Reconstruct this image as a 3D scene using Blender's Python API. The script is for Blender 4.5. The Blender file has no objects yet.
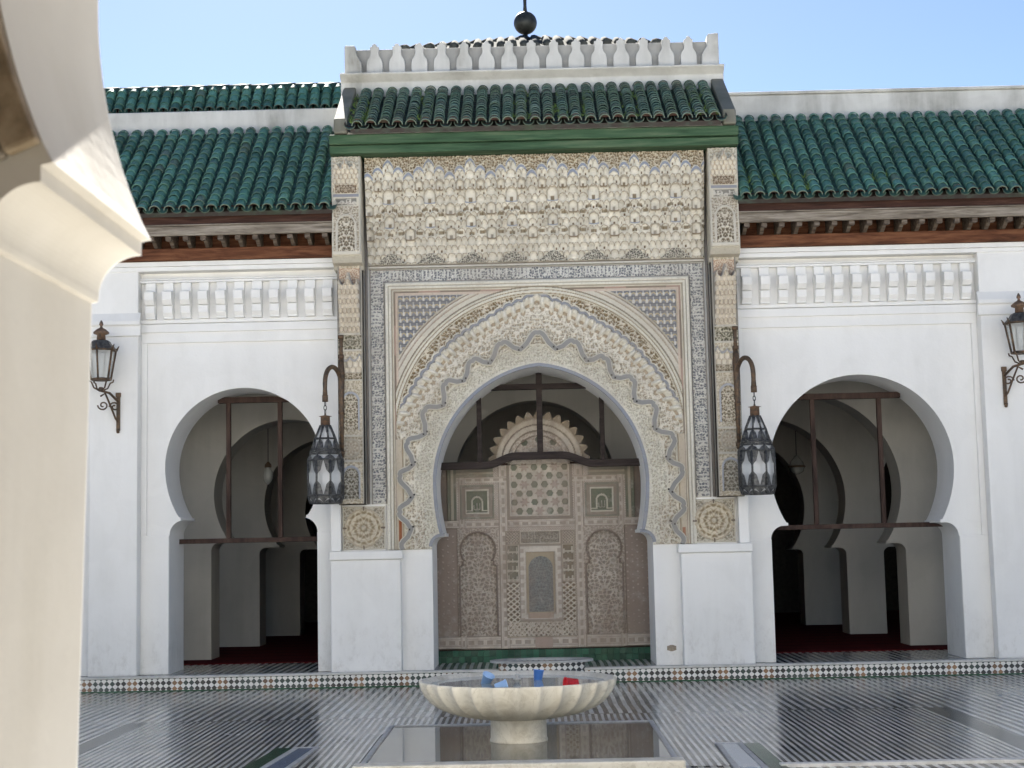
import bpy, bmesh, math, random
import numpy as np
from mathutils import Matrix, Vector
from math import pi, sin, cos, sqrt, radians, atan2
random.seed(7)
S = bpy.context.scene
COL = S.collection

# ------------------------------------------------------------------ camera
cam = bpy.data.cameras.new('camera')
CAM = bpy.data.objects.new('camera', cam)
COL.objects.link(CAM)
cam.sensor_width = 36.0
cam.lens = 36.0 * 1514 / 1024
cam.clip_start = 0.05
cam.clip_end = 2000
CAM.matrix_world = (Matrix.Translation((0, -17, 1.52)) @ Matrix.Rotation(radians(0.628), 4, 'Z')
                    @ Matrix.Rotation(radians(96.0), 4, 'X') @ Matrix.Rotation(radians(-1.216), 4, 'Z'))
cam.dof.use_dof = True
cam.dof.focus_distance = 16.5
cam.dof.aperture_fstop = 7.0
S.camera = CAM

# ------------------------------------------------------------------ sky, sun, exposure
SUN_EL = radians(39)
SUN_X = -0.135                      # sideways lean of the sun, behind the facade
sd = Vector((SUN_X, sqrt(cos(SUN_EL) ** 2 - SUN_X ** 2), sin(SUN_EL)))
W = bpy.data.worlds.new('World')
S.world = W
W.use_nodes = True
nt = W.node_tree
bg = nt.nodes['Background']
sky = nt.nodes.new('ShaderNodeTexSky')
sky.sky_type = 'NISHITA'
sky.sun_disc = False
sky.sun_elevation = SUN_EL
sky.sun_rotation = atan2(sd.x, sd.y)
sky.air_density = 0.55
sky.dust_density = 0.15
sky.ozone_density = 1.4
nt.links.new(sky.outputs[0], bg.inputs[0])
bg.inputs[1].default_value = 0.05
L = bpy.data.lights.new('sun', 'SUN')
L.energy = 5.0
L.angle = radians(0.5)
L.color = (1.0, 0.95, 0.87)
LO = bpy.data.objects.new('sun', L)
LO.rotation_euler = (-sd).to_track_quat('-Z', 'Y').to_euler()
COL.objects.link(LO)
S.view_settings.view_transform = 'Standard'
S.view_settings.look = 'None'
S.view_settings.gamma = 1.0
S.view_settings.exposure = 2.10
S.cycles.max_bounces = 8
S.cycles.diffuse_bounces = 5
S.cycles.glossy_bounces = 4
S.cycles.transmission_bounces = 6
S.cycles.transparent_max_bounces = 8
S.cycles.caustics_reflective = False
S.cycles.caustics_refractive = False

# ------------------------------------------------------------------ node helpers
class NT:
    def __init__(s, name):
        s.m = bpy.data.materials.new(name)
        s.m.use_nodes = True
        s.t = s.m.node_tree
        s.b = s.t.nodes['Principled BSDF']
        s.tc = s.t.nodes.new('ShaderNodeTexCoord')
        s.P = s.tc.outputs['Object']
    def link(s, a, b): s.t.links.new(a, b)
    def put(s, inp, v):
        if hasattr(v, 'is_output'): s.link(v, inp)
        else: inp.default_value = v
    def math(s, op, a, b=0.0, c=0.0):
        n = s.t.nodes.new('ShaderNodeMath'); n.operation = op
        s.put(n.inputs[0], a); s.put(n.inputs[1], b); s.put(n.inputs[2], c)
        return n.outputs[0]
    def noise(s, scale, detail=4, rough=.55, vec=None, dist=0.0):
        n = s.t.nodes.new('ShaderNodeTexNoise')
        s.link(vec or s.P, n.inputs['Vector'])
        n.inputs['Scale'].default_value = scale; n.inputs['Detail'].default_value = detail
        n.inputs['Roughness'].default_value = rough; n.inputs['Distortion'].default_value = dist
        return n.outputs['Fac']
    def vor(s, scale, feature='F1', vec=None):
        n = s.t.nodes.new('ShaderNodeTexVoronoi'); n.feature = feature
        s.link(vec or s.P, n.inputs['Vector']); n.inputs['Scale'].default_value = scale
        return n.outputs['Distance']
    def ramp(s, fac, stops, interp='LINEAR'):
        n = s.t.nodes.new('ShaderNodeValToRGB'); n.color_ramp.interpolation = interp
        s.link(fac, n.inputs[0]); e = n.color_ramp.elements
        while len(e) < len(stops): e.new(0.5)
        for i, (p, c) in enumerate(stops):
            e[i].position = p; e[i].color = (c[0], c[1], c[2], 1) if hasattr(c, '__len__') else (c, c, c, 1)
        return n.outputs[0]
    def mix(s, fac, a, b, mode='MIX'):
        n = s.t.nodes.new('ShaderNodeMix'); n.data_type = 'RGBA'; n.blend_type = mode
        s.put(n.inputs[0], fac)
        for i, v in ((6, a), (7, b)):
            if hasattr(v, 'is_output'): s.link(v, n.inputs[i])
            else: n.inputs[i].default_value = (v[0], v[1], v[2], 1)
        return n.outputs[2]
    def xyz(s, vec=None):
        n = s.t.nodes.new('ShaderNodeSeparateXYZ'); s.link(vec or s.P, n.inputs[0]); return n.outputs
    def comb(s, x, y, z):
        n = s.t.nodes.new('ShaderNodeCombineXYZ')
        s.put(n.inputs[0], x); s.put(n.inputs[1], y); s.put(n.inputs[2], z); return n.outputs[0]
    def scale(s, sx, sy, sz):
        n = s.t.nodes.new('ShaderNodeMapping'); s.link(s.P, n.inputs[0]); n.inputs[3].default_value = (sx, sy, sz); return n.outputs[0]
    def white(s, vec):
        n = s.t.nodes.new('ShaderNodeTexWhiteNoise'); n.noise_dimensions = '3D'; s.link(vec, n.inputs[0]); return n.outputs['Value']
    def bump(s, h, strength=.4, dist=.01):
        n = s.t.nodes.new('ShaderNodeBump'); n.inputs['Strength'].default_value = strength
        n.inputs['Distance'].default_value = dist; s.link(h, n.inputs['Height']); s.link(n.outputs[0], s.b.inputs['Normal'])
    def attr(s, name='Col'):
        n = s.t.nodes.new('ShaderNodeAttribute'); n.attribute_name = name; return n.outputs['Color']
    def fin(s, color=None, rough=.8, metal=0.0, spec=.3, coat=0.0):
        if color is not None:
            if hasattr(color, 'is_output'): s.link(color, s.b.inputs['Base Color'])
            else: s.b.inputs['Base Color'].default_value = (*color, 1)
        s.put(s.b.inputs['Roughness'], rough); s.b.inputs['Metallic'].default_value = metal
        s.b.inputs['Specular IOR Level'].default_value = spec; s.b.inputs['Coat Weight'].default_value = coat
        return s.m

def plaster(name, base, stain, amt=.5, wear=.0):
    n = NT(name)
    a = n.noise(.9, 6, .6); v = n.noise(1.0, 5, .6, n.scale(3.2, 3.2, .55))
    f = n.math('MULTIPLY', n.ramp(a, [(.38, 0), (.66, 1)]), n.ramp(v, [(.36, 0), (.66, 1)]))
    c = n.mix(n.math('MULTIPLY', f, amt), base, stain)
    c = n.mix(n.math('MULTIPLY', n.ramp(n.noise(26, 3), [(.62, 0), (.75, 1)]), .12), c, stain)
    # earlier coats of limewash showing as soft-edged patches
    c = n.mix(n.math('MULTIPLY', n.ramp(n.noise(1.6, 3, .5, None, .8), [(.50, 0), (.54, 1)]), .10), c, stain)
    h = n.math('ADD', n.math('MULTIPLY', n.noise(2.4, 4), 1.0), n.math('MULTIPLY', n.noise(45, 3), .14))
    if wear:
        x, y, z = n.xyz()
        t = n.math('ADD', z, 0.0)
        low = n.ramp(n.math('ADD', n.math('MULTIPLY', t, .5), n.math('MULTIPLY', n.noise(5, 5, .7), .55)), [(.24, 1), (.62, 0)])
        sc = n.ramp(n.noise(11, 6, .75, n.scale(1, 1, .6)), [(.50, 0), (.66, 1)])
        c = n.mix(n.math('MULTIPLY', n.math('MULTIPLY', low, sc), wear), c, (.42, .39, .34))
    n.bump(h, .6, .014)
    return n.fin(c, .75, spec=.25)

M = {}
M['white'] = plaster('white_plaster', (.84, .83, .80), (.66, .65, .615), .55, .35)
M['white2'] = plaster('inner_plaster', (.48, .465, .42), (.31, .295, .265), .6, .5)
M['cream'] = plaster('cream_plaster', (.59, .56, .505), (.46, .425, .36), .8, .0)
M['old'] = plaster('weathered_plaster', (.66, .65, .61), (.25, .24, .205), 1.0)
M['grime'] = plaster('grey_weathered_plaster', (.44, .43, .40), (.19, .18, .16), 1.0)
M['coping'] = plaster('lichen_grey_coping', (.22, .21, .175), (.10, .105, .07), 1.0)

def stucco(name, tint=(1, 1, 1), wear=0):
    n = NT(name)
    c = n.attr()
    if wear:
        c = n.mix(n.math('MULTIPLY', n.ramp(n.noise(2.3, 6, .7, n.scale(1, 1, .5)), [(.44, 0), (.62, 1)]), .5), c, (.27, .205, .16))
        c = n.mix(n.math('MULTIPLY', n.ramp(n.noise(5, 6, .75), [(.54, 0), (.64, 1)]), .45), c, (.42, .385, .34))
    c = n.mix(n.math('MULTIPLY', n.ramp(n.noise(1.7, 5, .65), [(.40, 0), (.70, 1)]), .38), c, (.33 * tint[0], .29 * tint[1], .235 * tint[2]))
    c = n.mix(n.math('MULTIPLY', n.ramp(n.noise(38, 3), [(.5, 0), (.7, 1)]), .22), c, (.25, .22, .17))
    n.bump(n.noise(90, 3), .35, .006)
    return n.fin(c, .85, spec=.15)
M['stucco'] = stucco('carved_stucco')
M['screen'] = stucco('painted_screen', (.9, .87, .85), 1)

def tilemat():
    n = NT('glazed_green_tile')
    c = n.attr()
    c = n.mix(n.math('MULTIPLY', n.ramp(n.noise(9, 4, .6), [(.5, 0), (.68, 1)]), .4), c, (.085, .14, .105))
    c = n.mix(n.math('MULTIPLY', n.ramp(n.noise(2.2, 4, .6), [(.52, 0), (.7, 1)]), .35), c, (.05, .11, .05))
    n.bump(n.noise(30, 3), .3, .006)
    return n.fin(c, n.ramp(n.noise(14, 3), [(.3, .42), (.75, .7)]), spec=.35)
M['tile'] = tilemat()

def wood(name, c1, c2, c3, sc=(.8, 9, 9)):
    n = NT(name)
    v = n.scale(*sc)
    f = n.noise(3.0, 6, .65, v, .4)
    c = n.ramp(f, [(.28, c1), (.5, c2), (.74, c3)])
    n.bump(f, .5, .008)
    return n.fin(c, .75, spec=.2)
M['brown'] = wood('brown_cedar', (.035, .014, .008), (.13, .05, .024), (.24, .11, .055))
M['redwood'] = wood('red_brown_board', (.02, .010, .008), (.055, .025, .017), (.10, .052, .036))
M['greywood'] = wood('weathered_grey_board', (.075, .06, .047), (.225, .19, .148), (.40, .355, .30))
M['rafterwood'] = wood('brown_grey_rafter', (.05, .035, .025), (.13, .10, .075), (.24, .21, .17))
M['green'] = wood('green_painted_beam', (.022, .042, .022), (.052, .105, .055), (.13, .17, .10), (.5, 8, 8))
M['oldwood'] = wood('old_carved_facing', (.10, .075, .045), (.26, .20, .13), (.38, .31, .22), (5, 5, 5))
M['darkwood'] = wood('dark_frame_timber', (.022, .014, .011), (.055, .033, .026), (.095, .062, .048), (6, 6, .8))
M['beamwood'] = wood('dark_beam_timber', (.018, .014, .013), (.04, .03, .027), (.07, .055, .05))

def simple(name, col, rough=.6, metal=0.0, spec=.4, var=.35, sc=14, dark=None):
    n = NT(name)
    d = dark or tuple(x * (1 - var) for x in col)
    f = n.noise(sc, 4, .6)
    c = n.mix(n.ramp(f, [(.35, 0), (.68, 1)]), col, d)
    n.bump(n.noise(sc * 3, 3), .15, .004)
    return n.fin(c, rough, metal, spec)
M['iron'] = simple('dark_lantern_metal', (.13, .13, .125), .5, .5, dark=(.035, .036, .04), sc=30)
M['rust'] = simple('rusty_bronze', (.17, .105, .06), .6, .45, dark=(.07, .06, .05), sc=25)
M['copper'] = simple('tarnished_copper', (.26, .15, .09), .55, .5, dark=(.10, .085, .07), sc=30)
M['ball'] = simple('dark_bronze_ball', (.055, .058, .05), .5, .4, dark=(.022, .022, .022), sc=12)
M['marble'] = None
def marble(name, a, b, vein):
    n = NT(name)
    f = n.noise(3.5, 6, .65, None, 1.2)
    c = n.ramp(f, [(.3, b), (.52, a), (.72, a)])
    c = n.mix(n.math('MULTIPLY', n.ramp(n.noise(2.0, 7, .7, None, 2.0), [(.485, 0), (.5, 1), (.515, 0)]), .5), c, vein)
    c = n.mix(n.math('MULTIPLY', n.ramp(n.noise(40, 3), [(.55, 0), (.7, 1)]), .25), c, b)
    n.bump(n.noise(60, 3), .2, .003)
    return n.fin(c, .5, spec=.4)
M['marble'] = marble('cream_marble', (.64, .605, .52), (.44, .40, .32), (.34, .30, .23))
M['greystone'] = marble('grey_marble_edge', (.44, .44, .43), (.28, .28, .275), (.2, .2, .2))
M['whitestone'] = marble('white_marble_edge', (.62, .61, .58), (.42, .41, .38), (.35, .34, .32))
M['redplastic'] = simple('red_plastic', (.62, .015, .02), .3, var=.1)
M['blueplastic'] = simple('blue_plastic', (.10, .26, .72), .3, var=.15)
M['paleblue'] = simple('pale_blue_plastic', (.36, .55, .85), .3, var=.12)
M['leaf'] = simple('small_weed', (.10, .17, .035), .8, dark=(.05, .09, .02), sc=20)
M['greentile'] = simple('green_floor_tile', (.02, .09, .045), .25, spec=.5, var=.5, sc=9)
M['oldtile'] = simple('grey_old_tile', (.10, .105, .095), .95, spec=.03, dark=(.05, .052, .047), sc=9)
M['clay'] = simple('red_clay', (.17, .065, .042), .9, spec=.1, dark=(.08, .035, .025), sc=18)
M['patch'] = simple('bare_plaster', (.36, .30, .23), .9, spec=.1, sc=30)
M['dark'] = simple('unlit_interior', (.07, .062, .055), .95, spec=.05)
M['ground'] = simple('distant_ground', (.30, .27, .23), .95, spec=.05)

def glassmat(name, tint, alpha):
    n = NT(name)
    n.b.inputs['Alpha'].default_value = alpha
    n.bump(n.noise(25, 2), .3, .004)
    return n.fin(tint, .12, spec=.6)
M['pane'] = glassmat('pale_pane', (.80, .81, .80), .42)  # bright look of clear lantern glass put into the tint
M['clear'] = glassmat('lamp_glass', (.62, .64, .62), .42)

def water(name, col):
    n = NT(name)
    n.bump(n.noise(3.0, 3, .5), .06, .01)
    return n.fin(col, .03, spec=.5)
M['water'] = water('still_water', (.16, .15, .12))
M['bowlwater'] = water('bowl_water', (.46, .49, .45))  # sky reflection put into the light water colour
M['bluewater'] = water('channel_water', (.22, .27, .34))

def floormat(name, w, seg):
    n = NT(name)
    x, y, z = n.xyz()
    wob = n.math('MULTIPLY', n.math('SUBTRACT', n.noise(1.0, 2), .5), w * .8)
    cx = n.math('DIVIDE', n.math('ADD', x, wob), w)
    col = n.math('FLOOR', cx)
    sh = n.white(n.comb(col, 0.0, 7.0))
    sy = n.math('ADD', n.math('DIVIDE', y, seg), sh)
    sg = n.math('FLOOR', sy); fy = n.math('FRACT', sy)
    par = n.math('MODULO', n.math('ADD', col, 1000.0), 2.0)
    rnd = n.white(n.comb(col, sg, 1.0)); rn2 = n.white(n.comb(col, sg, 9.0))
    fx = n.math('ABSOLUTE', n.math('SUBTRACT', n.math('FRACT', cx), .5))
    grout = n.math('MAXIMUM', n.math('GREATER_THAN', fx, .45), n.math('LESS_THAN', fy, .03))
    lightc = n.mix(rnd, (.74, .72, .65), (.61, .595, .54))
    darkc = n.mix(rnd, (.026, .029, .027), (.055, .058, .054))
    swap = n.math('GREATER_THAN', rn2, 1.1)
    isl = n.math('ABSOLUTE', n.math('SUBTRACT', n.math('LESS_THAN', par, .5), swap))
    c = n.mix(isl, lightc, darkc)
    c = n.mix(n.math('MULTIPLY', grout, .55), c, (.20, .19, .165))
    stain = n.ramp(n.noise(1.1, 6, .7), [(.36, 0), (.68, 1)])
    c = n.mix(n.math('MULTIPLY', stain, .35), c, (.32, .31, .265))
    c = n.mix(n.math('MULTIPLY', n.ramp(n.noise(9, 4, .7), [(.58, 0), (.78, 1)]), .18), c, (.17, .165, .145))
    tilt = n.white(n.comb(col, sg, 5.0))
    h = n.math('ADD', n.math('MULTIPLY', n.noise(7, 4), .5), n.math('MULTIPLY', tilt, .05))
    n.bump(n.math('ADD', h, n.math('MULTIPLY', grout, -.22)), .22, .01)
    r = n.math('ADD', n.ramp(n.noise(1.3, 5, .65), [(.32, .09), (.68, .24)]), n.math('MULTIPLY', tilt, .04))
    return n.fin(c, r, spec=.42)
M['floor'] = floormat('striped_courtyard_tile', .043, .42)
M['floorfine'] = floormat('fine_striped_tile', .027, .30)
M['floordark'] = simple('dark_floor_band', (.055, .065, .062), .2, spec=.5, sc=5)

def zellige():
    n = NT('zellige_mosaic')
    x, y, z = n.xyz()
    a = .0615
    u = n.math('DIVIDE', x, a)
    v = n.math('DIVIDE', z, a)
    fu = n.math('ABSOLUTE', n.math('SUBTRACT', n.math('FRACT', u), .5))
    fv = n.math('ABSOLUTE', n.math('SUBTRACT', n.math('FRACT', v), .5))
    d = n.math('ADD', fu, fv)
    dot = n.math('LESS_THAN', d, .50)
    iu = n.math('FLOOR', u); iv = n.math('FLOOR', v)
    r = n.white(n.comb(n.math('FLOOR', n.math('DIVIDE', iu, 2.0)), 0.0, 0.0))
    r2 = n.white(n.comb(iu, iv, 3.0))
    per = n.math('MODULO', n.math('ADD', iu, 800.0), 8.0)
    och = n.math('LESS_THAN', per, 1.5)
    dk = n.mix(n.math('GREATER_THAN', r, .62), (.012, .012, .012), (.022, .042, .035))
    oc = n.mix(r2, (.30, .16, .07), (.12, .065, .035))
    dk = n.mix(och, dk, oc)
    wh = n.mix(n.math('MULTIPLY', r2, .4), (.78, .77, .73), (.62, .61, .57))
    c = n.mix(dot, wh, dk)
    c = n.mix(n.math('MULTIPLY', n.ramp(n.noise(6, 4), [(.5, 0), (.75, 1)]), .25), c, (.24, .22, .19))
    return n.fin(c, .3, spec=.5)
M['zellige'] = zellige()

def carpet():
    n = NT('red_carpet_pile')
    x, y, z = n.xyz()
    row = n.math('FRACT', n.math('DIVIDE', y, .6))
    band = n.math('LESS_THAN', row, .14)
    c = n.mix(band, (.095, .013, .014), (.03, .008, .009))
    c = n.mix(n.math('MULTIPLY', n.ramp(n.noise(12, 4), [(.4, 0), (.7, 1)]), .5), c, (.05, .010, .011))
    return n.fin(c, .95, spec=.05)
M['carpet'] = carpet()

# ------------------------------------------------------------------ mesh helpers
class MB:
    def __init__(s): s.v = []; s.f = []; s.c = []; s.s = []
    def add(s, vs, fs, col=None, smooth=False):
        o = len(s.v); s.v += [tuple(p) for p in vs]
        for f in fs:
            s.f.append([i + o for i in f]); s.c.append(col); s.s.append(smooth)
    def box(s, x0, x1, y0, y1, z0, z1, col=None):
        vs = [(x0, y0, z0), (x1, y0, z0), (x1, y1, z0), (x0, y1, z0), (x0, y0, z1), (x1, y0, z1), (x1, y1, z1), (x0, y1, z1)]
        s.add(vs, [(0, 3, 2, 1), (4, 5, 6, 7), (0, 1, 5, 4), (1, 2, 6, 5), (2, 3, 7, 6), (3, 0, 4, 7)], col)
    def prism(s, poly, y0, y1, col=None):           # poly in x,z ; extruded along y
        n = len(poly)
        vs = [(x, y0, z) for x, z in poly] + [(x, y1, z) for x, z in poly]
        fs = [tuple(range(n)), tuple(range(2 * n - 1, n - 1, -1))]
        for i in range(n):
            j = (i + 1) % n
            fs.append((i, i + n, j + n, j))
        s.add(vs, fs, col)
    def prismx(s, poly, x0, x1, col=None):          # poly in y,z ; extruded along x
        n = len(poly)
        vs = [(x0, y, z) for y, z in poly] + [(x1, y, z) for y, z in poly]
        fs = [tuple(range(n)), tuple(range(2 * n - 1, n - 1, -1))]
        for i in range(n):
            j = (i + 1) % n
            fs.append((i, i + n, j + n, j))
        s.add(vs, fs, col)
    def prismz(s, poly, z0, z1, col=None):
        n = len(poly)
        vs = [(x, y, z0) for x, y in poly] + [(x, y, z1) for x, y in poly]
        fs = [tuple(range(n)), tuple(range(2 * n - 1, n - 1, -1))]
        for i in range(n):
            j = (i + 1) % n
            fs.append((i, i + n, j + n, j))
        s.add(vs, fs, col)
    def lathe(s, prof, cx, cy, cz=0, n=24, col=None, smooth=True, caps=True, rot=0):
        vs = []; fs = []
        for r, z in prof:
            for k in range(n):
                a = 2 * pi * k / n + rot; vs.append((cx + r * cos(a), cy + r * sin(a), cz + z))
        for i in range(len(prof) - 1):
            for k in range(n):
                k2 = (k + 1) % n
                fs.append((i * n + k, i * n + k2, (i + 1) * n + k2, (i + 1) * n + k))
        if caps:
            fs.append(tuple(range(n - 1, -1, -1))); o = (len(prof) - 1) * n; fs.append(tuple(o + k for k in range(n)))
        s.add(vs, fs, col, smooth)
    def tube(s, pts, r, n=8, col=None, smooth=True):
        pts = [Vector(p) for p in pts]; m = len(pts); vs = []; fs = []
        rs = r if hasattr(r, '__len__') else [r] * m
        up = Vector((.123, .456, .88)).normalized(); prev = None
        for i, p in enumerate(pts):
            d = (pts[min(i + 1, m - 1)] - pts[max(i - 1, 0)]).normalized()
            a = (prev - d * prev.dot(d)).normalized() if prev is not None else d.cross(up).normalized()
            b = d.cross(a); prev = a
            for k in range(n):
                t = 2 * pi * k / n; vs.append(p + a * (rs[i] * cos(t)) + b * (rs[i] * sin(t)))
        for i in range(m - 1):
            for k in range(n):
                k2 = (k + 1) % n; fs.append((i * n + k, i * n + k2, (i + 1) * n + k2, (i + 1) * n + k))
        fs.append(tuple(range(n - 1, -1, -1))); fs.append(tuple((m - 1) * n + k for k in range(n)))
        s.add(vs, fs, col, smooth)
    def ribbon(s, path, y0, y1, w0, w1, col=None, closed=False):
        """bar of rectangular section following a path in x,z; offset w0..w1 along the path's left normal"""
        P = [Vector((p[0], p[1])) for p in path]; n = len(P); A = []; B = []
        for i in range(n):
            d = (P[min(i + 1, n - 1)] - P[max(i - 1, 0)]).normalized(); nn = Vector((-d.y, d.x))
            A.append(P[i] + nn * w0); B.append(P[i] + nn * w1)
        vs = []
        for a, b in zip(A, B): vs += [(a.x, y0, a.y), (b.x, y0, b.y), (b.x, y1, b.y), (a.x, y1, a.y)]
        fs = [(0, 1, 2, 3), tuple(4 * (n - 1) + k for k in (3, 2, 1, 0))]
        for i in range(n - 1):
            for k in range(4):
                k2 = (k + 1) % 4; fs.append((4 * i + k, 4 * (i + 1) + k, 4 * (i + 1) + k2, 4 * i + k2))
        s.add(vs, fs, col)

def world_loc(o):
    v = Vector((0, 0, 0))
    while o is not None: v += Vector(o.location); o = o.parent
    return v

def link(name, me, mat, parent):
    o = bpy.data.objects.new(name, me); COL.objects.link(o)
    me.materials.append(M[mat] if isinstance(mat, str) else mat)
    if parent is not None: o.parent = parent
    return o

def obj(name, mb, mat, parent=None, bevel=0.0, seg=2, fixn=True):
    off = world_loc(parent) if parent is not None else Vector((0, 0, 0))
    me = bpy.data.meshes.new(name)
    me.from_pydata([(x - off.x, y - off.y, z - off.z) for x, y, z in mb.v], [], mb.f)
    if any(c is not None for c in mb.c):
        at = me.color_attributes.new('Col', 'FLOAT_COLOR', 'CORNER')
        arr = []
        for f, c in zip(mb.f, mb.c):
            c = c or (.5, .5, .5); arr += [c[0], c[1], c[2], 1.0] * len(f)
        at.data.foreach_set('color', arr)
    me.polygons.foreach_set('use_smooth', mb.s)
    if fixn:
        bm = bmesh.new(); bm.from_mesh(me); bmesh.ops.recalc_face_normals(bm, faces=bm.faces); bm.to_mesh(me); bm.free()
    me.update()
    o = link(name, me, mat, parent)
    if bevel:
        b = o.modifiers.new('bevel', 'BEVEL'); b.width = bevel; b.segments = seg; b.limit_method = 'ANGLE'; b.angle_limit = radians(50)
        b.harden_normals = False
    return o

def thing(name, label, cat, loc=(0, 0, 0), group=None):
    o = bpy.data.objects.new(name, None); COL.objects.link(o); o.location = loc; o.empty_display_size = .2
    return tag(o, label, cat, group)
def tag(o, label, cat, group=None):
    o['label'] = label; o['category'] = cat
    if group: o['group'] = group
    return o
def struct(o): o['kind'] = 'structure'; return o
def copy_tree(o, parent=None):
    c = o.copy(); COL.objects.link(c)
    if parent is not None: c.parent = parent
    for ch in list(o.children): copy_tree(ch, c)
    return c

def arch_path(cx, zc, R, jh, zs, lip, cr, z0, e=0.0, n=40, tip=.02, kl=1.0):
    """left foot -> over the horseshoe arch -> right foot (x,z)"""
    Rp = R + e
    sh = sqrt(max(Rp * Rp - ((zc - zs) / kl) ** 2, .01)) - e
    left = [(-jh, z0), (-jh, zs - lip - cr)]
    for k in range(1, 15):
        a = pi / 2 * k / 14
        left.append((-jh + cr * (1 - cos(a)), zs - lip - cr + cr * sin(a)))
    left.append((-sh + tip, zs - lip)); left.append((-sh + tip, zs)); 
    left.append((-sh, zs + .004))
    a0 = atan2((zs - zc) / kl, -(sh + e)) + (2 * pi)          # angle about centre (+e)
    top = atan2(sqrt(Rp * Rp - e * e), -e)
    for k in range(1, n + 1):
        a = a0 + (top - a0) * k / n
        left.append((e + Rp * cos(a), zc + Rp * sin(a) * (kl if sin(a) < 0 else 1)))
    right = [(-x, z) for x, z in reversed(left[:-1])]
    return [(cx + x, z) for x, z in left + right]

def wall_poly(x0, x1, z0, z1, arches):
    poly = [(x0, z0)]
    for a in sorted(arches, key=lambda p: p[0][0]): poly += a
    poly += [(x1, z0), (x1, z1), (x0, z1)]
    return poly

# ------------------------------------------------------------------ relief helpers (carved and painted surfaces)
def sm(x, a, b):
    t = np.clip((x - a) / (b - a), 0, 1); return t * t * (3 - 2 * t)
def hashn(i, j, seed=0):
    v = np.sin(i * 127.1 + j * 311.7 + seed * 74.7) * 43758.5453
    return v - np.floor(v)
def voro(X, Z, k, seed=0):
    x = X * k; z = Z * k; ix = np.floor(x); iz = np.floor(z)
    f1 = np.full(X.shape, 9.0); f2 = np.full(X.shape, 9.0)
    for a in (-1, 0, 1):
        for b in (-1, 0, 1):
            cx = ix + a; cz = iz + b
            d = np.hypot(cx + .15 + .7 * hashn(cx, cz, seed) - x, cz + .15 + .7 * hashn(cx, cz, seed + 9) - z)
            f2 = np.where(d < f1, f1, np.minimum(f2, d)); f1 = np.minimum(f1, d)
    return f1, f2
def vine(X, Z, wl, seed=0):
    """interlacing scrolls, 1 = raised stem, 0 = sunk ground"""
    k = 2 * pi / wl
    u = X * k; v = Z * k
    a = np.sin(u + 1.5 * np.sin(.55 * v + seed) + .5 * np.sin(1.3 * u - .4 * v)) + np.sin(v + 1.5 * np.sin(.6 * u + 2 * seed))
    b = np.sin(.8 * u - .7 * v + 1.2 * np.sin(.5 * v + 1.7 * seed)) + np.sin(.75 * v + .9 * u + 1.3 * np.sin(.45 * u + seed))
    r = np.maximum(1 - sm(np.abs(a), .25, .65), 1 - sm(np.abs(b), .18, .5))
    return r
def lattice(X, Z, w, h):
    u = X / w; v = Z / h
    a = np.abs((u + v) % 1 - .5); b = np.abs((u - v) % 1 - .5)
    return np.maximum(1 - sm(np.abs(a - .25), .05, .12), 1 - sm(np.abs(b - .25), .05, .12))
def script(s, t, seed=0):
    """flowing letters along s, t from -1 to 1 across"""
    i = np.floor(s / .034); f = s / .034 - i
    hgt = hashn(i, seed, 3)
    stem = (np.abs(f - .5) < .2) & (t < -.35 + 1.25 * hgt) & (t > -.6)
    base = np.abs(t + .42 + .22 * np.sin(s * 38 + seed)) < .16
    loop = np.abs(np.hypot((s / .055) % 1 - .5, (t + .1 - .4 * np.sin(np.floor(s / .055) * 2.1)) * .7) - .28) < .1
    return (stem | base | loop).astype(float)
IV = np.array((.64, .60, .51)); OC = np.array((.30, .235, .15)); GB = np.array((.215, .245, .30)); BR = np.array((.20, .145, .09))
PINK = np.array((.46, .33, .26)); GRY = np.array((.40, .395, .37)); WH = np.array((.70, .66, .57)); BLUE = np.array((.16, .20, .32))
class Rel:
    def __init__(s, X, Z, col=IV):
        s.X = X; s.Z = Z; s.h = np.zeros(X.shape); s.c = np.zeros(X.shape + (3,)) + col
    def put(s, m, h=None, c=None, add=False):
        m = np.asarray(m, float)
        if h is not None: s.h = s.h + m * h if add else s.h * (1 - m) + m * h
        if c is not None: s.c = s.c * (1 - m[..., None]) + m[..., None] * np.asarray(c)
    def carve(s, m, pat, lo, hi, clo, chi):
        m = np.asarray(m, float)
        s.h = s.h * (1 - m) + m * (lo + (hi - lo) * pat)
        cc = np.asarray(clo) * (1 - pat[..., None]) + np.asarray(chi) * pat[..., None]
        s.c = s.c * (1 - m[..., None]) + m[..., None] * cc
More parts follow.
